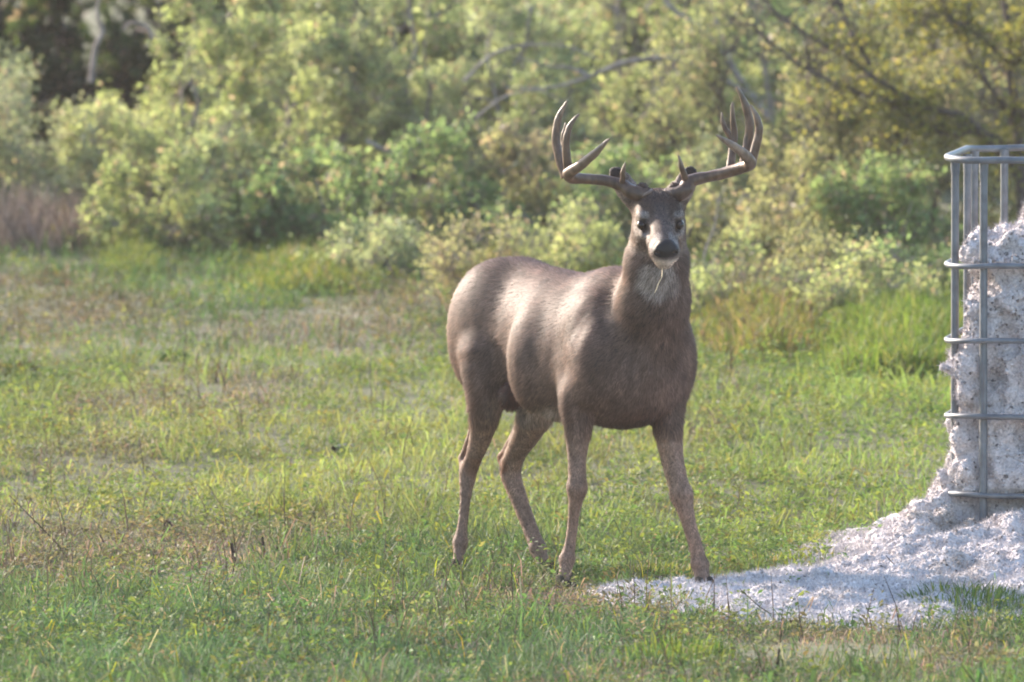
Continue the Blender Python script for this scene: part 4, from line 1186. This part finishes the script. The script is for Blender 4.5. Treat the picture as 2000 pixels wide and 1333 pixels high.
# bare grey branches showing through the middle brush
def bare_branch(label, paths, Y, group=None):
    root_p = paths[0][0][0]
    b = P(*root_p, Y)
    root = empty("bare_branch", b, label, "branch", group)
    for pts, (ra, rb) in paths:
        c = catmull([P(px, py, Y) for px, py in pts], 18)
        v, qd = tubes(c, np.linspace(ra, rb, 18), 7)
        mesh_np("limb", v, qd, m_twig, root)
bare_branch("long grey bare branch arching through the brush above the deer's head",
            [([(1475, 200), (1410, 155), (1320, 117), (1230, 120), (1175, 140), (1130, 158), (1070, 172), (985, 172)], (.016, .004)),
             ([(1150, 148), (1110, 132), (1070, 130), (1010, 112)], (.008, .003))], 14.6)
bare_branch("steep grey bare branch left of the image-right antler's top",
            [([(1500, 230), (1440, 148), (1390, 75), (1310, 15), (1285, -30)], (.016, .007)), ([(1438, 145), (1405, 60), (1380, -20)], (.010, .005))], 15.0)
bare_branch("pale bare stem standing in front of the dark gap at upper left",
            [([(178, 160), (186, 95), (200, 62), (190, 30), (196, -20)], (.014, .006)), ([(300, 75), (285, 52), (255, 45), (238, 60)], (.010, .004))], 16.6)
bare_branch("thin bare sapling stem just right of the deer's neck",
            [([(1360, 640), (1368, 560), (1378, 490), (1396, 440), (1404, 380)], (.0055, .003))], 11.0)
bare_branch("thin grey bare branch slanting down through the brush above the deer's back",
            [([(715, 275), (760, 298), (820, 322), (865, 352), (905, 388)], (.009, .004))], 14.0)
bare_branch("thin pale bare branches crossing at the top right of the antlers",
            [([(1745, 185), (1712, 130), (1690, 70), (1672, 5), (1660, -40)], (.010, .004)), ([(1560, 150), (1600, 95), (1655, 60), (1720, 30)], (.007, .003))], 14.4)
bare_branch("fine arching bare twigs in the brush above the image-left antler",
            [([(905, 160), (960, 108), (1030, 88), (1110, 92), (1170, 118)], (.007, .003)), ([(930, 230), (985, 190), (1050, 178), (1100, 200)], (.006, .003))], 14.4)
# fallen grey wood along the foot of the yellow-green shrub
def log(label, pts, ra, rb, group="fallen branches at the foot of the brush"):
    c = catmull([ground_at(px, py) + np.array([0, 0, .03]) for px, py in pts], 16)
    c = c + .012 * np.stack([vnoise(c, 9, 81), vnoise(c, 9, 82), vnoise(c, 9, 83)], 1)
    v, qd = tubes(c, np.linspace(ra, rb, 16), 8)
    o = mesh_np("fallen_branch", v, qd, m_twig, None, None, True, c[0]); tag(o, label, "branch", group)
log("long pale fallen branch lying below the broad yellow-green shrub", [(95, 455), (190, 452), (280, 456), (375, 462)], .016, .008)
log("short grey fallen stick between the yellow-green and bright green shrubs", [(430, 478), (470, 470), (500, 466)], .013, .007)
log("grey stick lying in the grass behind the deer's hind legs", [(655, 893), (672, 888), (692, 884)], .010, .006)
bare_branch("slanting dead grey stump stem at the foot of the olive shrub",
            [([(505, 455), (515, 420), (530, 385), (540, 370)], (.020, .010))], 13.9)
# dry brown stems at the foot of the far-left shrub
def dry_thicket(px0, px1, Y, h, n, label, seed):
    rr = np.random.default_rng(seed)
    x = rr.uniform(X(px0, Y), X(px1, Y), n); y = Y + rr.uniform(-.5, .5, n); hh = h * rr.uniform(.4, 1, n)
    b = np.stack([x, y, G(x, y)], 1); d = rr.normal(0, .35, (n, 3)); d[:, 2] = 0
    t = np.linspace(0, 1, 4)[None, :, None]
    L = b[:, None] + (np.array([0, 0, 1.0]) + d)[:, None] * hh[:, None, None] * t + rr.normal(0, .012, (n, 4, 3)) * t
    v, qd = tubes(L, np.tile([.0034, .003, .0024, .001], (n, 1)) * rr.uniform(.6, 1.3, (n, 1)), 4)
    c = np.repeat(np.array([.34, .265, .23]) * rr.uniform(.55, 1.4, (n, 1)), 16, 0)
    o = mesh_np("dry_stalks", v, qd, m_weed, None, c); tag(o, label, "dry stalks", kind="stuff")
dry_thicket(-60, 195, 14.2, .24, 420, "thicket of dry pinkish-brown stalks below the far-left shrub", 3)
dry_thicket(1360, 1620, 10.8, .24, 130, "thin dry brown stalks at the foot of the twiggy shrubs right of the deer", 4)

# taller grass stands
def stand(px0, px1, Y0, Y1, h, n, cols, label, seed, wid=(.004, .009)):
    rr = np.random.default_rng(seed)
    y = rr.uniform(Y0, Y1, n); u = rr.normal(.5, .22, n); x = X(px0, y) * 0 + (px0 + (px1 - px0) * u - 1000) / FPX * (CAM_D + y)
    edge = np.clip(1 - ((u - .5) / .55) ** 2, .25, 1)
    hh = h * rr.uniform(.45, 1.05, n) * edge
    cols = np.array(cols); col = cols[rr.integers(0, len(cols), n)] * rr.uniform(.7, 1.3, (n, 1))
    v, f, c = blades(np.stack([x, y, G(x, y)], 1), hh, rr.uniform(*wid, n), rr.beta(2, 2.5, n) * 1.1, rr.uniform(0, 2 * math.pi, n), col, rr.uniform(0, 2 * math.pi, n))
    o = mesh_np("tall_grass", v, f, m_grass, None, c, False); tag(o, label, "tall grass", kind="stuff")
stand(1560, 1960, 7.6, 11.5, .19, 9000, [(.13, .20, .04), (.17, .22, .045), (.09, .15, .03), (.22, .22, .07)], "tall bright green grass growing left of and behind the cage", 5)
stand(1340, 1640, 8.6, 12.0, .18, 4500, YG + BR, "tall yellowish grass behind the deer's chest on the right", 6)
stand(880, 1060, 9.8, 12.2, .22, 3000, BR + [(.14, .17, .04)], "brown and yellow-green grass clump above the deer's rump", 7)
stand(180, 340, 12.6, 14.4, .11, 2200, [(.17, .20, .06), (.14, .17, .05)], "bright yellow-green grass clump under the broad shrub", 8)
stand(430, 760, 11.6, 13.8, .12, 3500, GR + YG, "green grass fringe below the low bright green shrub", 9)
stand(1040, 1360, 10.5, 13.4, .13, 3500, GR + YG, "green grass fringe behind the deer's back and neck", 10)

# ------------------------------------------------------------------ single dead stalks in the foreground
m_stalk = mat_noise("dead_stalk_bark", (.030, .020, .018), (.085, .055, .045), 60, .85)
def stalk_px(pts, label, ra=.0034, rb=.0012, name="dead_stalk", mat=None, side=None):
    b = ground_at(*pts[0]); Y = b[1]
    main = [b] + [P(px, py, Y - .01 * k) for k, (px, py) in enumerate(pts[1:], 1)]
    c = catmull(main, 12) if len(main) > 2 else np.linspace(main[0], main[1], 12)
    v, qd = tubes(c, np.linspace(ra, rb, 12), 6)
    VV, QQ, k = [v], [qd], len(v)
    for a, e in (side or []):
        s = np.linspace(P(*a, Y), P(*e, Y - .02), 5); v2, q2 = tubes(s, np.linspace(ra * .6, rb * .8, 5), 5); VV.append(v2); QQ.append(q2 + k); k += len(v2)
    o = mesh_np(name, np.vstack(VV), np.vstack(QQ), mat or m_stalk, None, None, True, b)
    tag(o, label, "stalk", "dead stalks standing in the grass")
stalk_px([(135, 1088), (90, 1040), (50, 1000), (18, 968)], "long dark stalk leaning left across the grass at the left edge", .0030)
stalk_px([(282, 925), (277, 890), (272, 858)], "thin dark upright stalk in the grass at mid left", .0028)
stalk_px([(320, 958), (300, 930), (285, 918)], "short dark bent stalk right of the thin upright one at mid left", .0024)
stalk_px([(318, 1052), (322, 1025), (330, 1018), (348, 1055)], "folded dark brown dead leaf stalk in the left foreground", .0058, .003)
stalk_px([(458, 1102), (455, 1080), (452, 1062)], "stubby dark brown stalk left of the pale dead patch", .0075, .005)
stalk_px([(513, 1090), (514, 1068), (512, 1050)], "thick dark stub between two stubs in the left foreground", .0062, .004)
stalk_px([(541, 1088), (542, 1070), (540, 1058)], "rightmost dark stub of the short row left of the deer", .0052, .003)
stalk_px([(215, 1090), (205, 1065), (195, 1044)], "dark stalk tilted left beside the folded dead leaf", .0046, .002)
stalk_px([(440, 1215), (428, 1170), (414, 1130)], "thin dark stalk in the grass at lower left centre", .0024)
stalk_px([(745, 1275), (732, 1235), (722, 1195), (715, 1180)], "wiry dark stalk below the deer's hind hooves near the bottom", .0026, .001, side=[((732, 1235), (712, 1205))])
stalk_px([(1020, 1215), (1018, 1165), (1015, 1125)], "pale upright dry stalk in front of the deer's image-left front hoof", .0028, .0014, mat=mstraw)
stalk_px([(1030, 1162), (1050, 1138), (1068, 1118)], "pale stalk slanting right behind the upright dry stalk", .0028, .0014, mat=mstraw)
stalk_px([(1535, 1215), (1490, 1190), (1455, 1160), (1445, 1150)], "thin arched dark twig crossing the white spill", .0022, .001, name="dead_stalk")
stalk_px([(1545, 1240), (1541, 1225), (1545, 1212)], "short dark stub in the lower part of the white spill", .0065, .004)
stalk_px([(1515, 1318), (1520, 1285), (1522, 1268)], "dark stub on the bare soil at the bottom edge right of centre", .0052, .003)
stalk_px([(1775, 1150), (1755, 1115), (1730, 1085)], "thin dark twig sticking out of the seed mound's left slope", .0022, .001, side=[((1755, 1115), (1762, 1090))])
stalk_px([(1705, 1260), (1700, 1215), (1690, 1180)], "thin dark stalk in the grass below the mound", .0022)
stalk_px([(755, 1215), (752, 1200), (750, 1188)], "stubby dark stalk in the grass left of centre near the bottom", .0055, .003)

# ------------------------------------------------------------------ thin warm haze over the field
hx, hy0, hy1, hz0, hz1 = 1600.0, -1600.0, 1600.0, -1.2, 4.6
hv = np.array([[sx * hx, yy, zz] for zz in (hz0, hz1) for yy in (hy0, hy1) for sx in (-1, 1)], float)
hq_ = np.array([[0, 2, 3, 1], [4, 5, 7, 6], [0, 1, 5, 4], [2, 6, 7, 3], [0, 4, 6, 2], [1, 3, 7, 5]])
m_haze = bpy.data.materials.new("haze_air"); m_haze.use_nodes = True
hn = m_haze.node_tree; hn.nodes.remove(hn.nodes["Principled BSDF"])
pv = hn.nodes.new("ShaderNodeVolumePrincipled")
pv.inputs["Color"].default_value = (.96, .90, .90, 1); pv.inputs["Density"].default_value = 0.00036; pv.inputs["Anisotropy"].default_value = 0.35
hn.links.new(pv.outputs[0], hn.nodes["Material Output"].inputs["Volume"])
haze = mesh_np("haze", hv, hq_, m_haze, None, None, False)
tag(haze, "thin pale haze hanging over the field", "haze", kind="stuff")
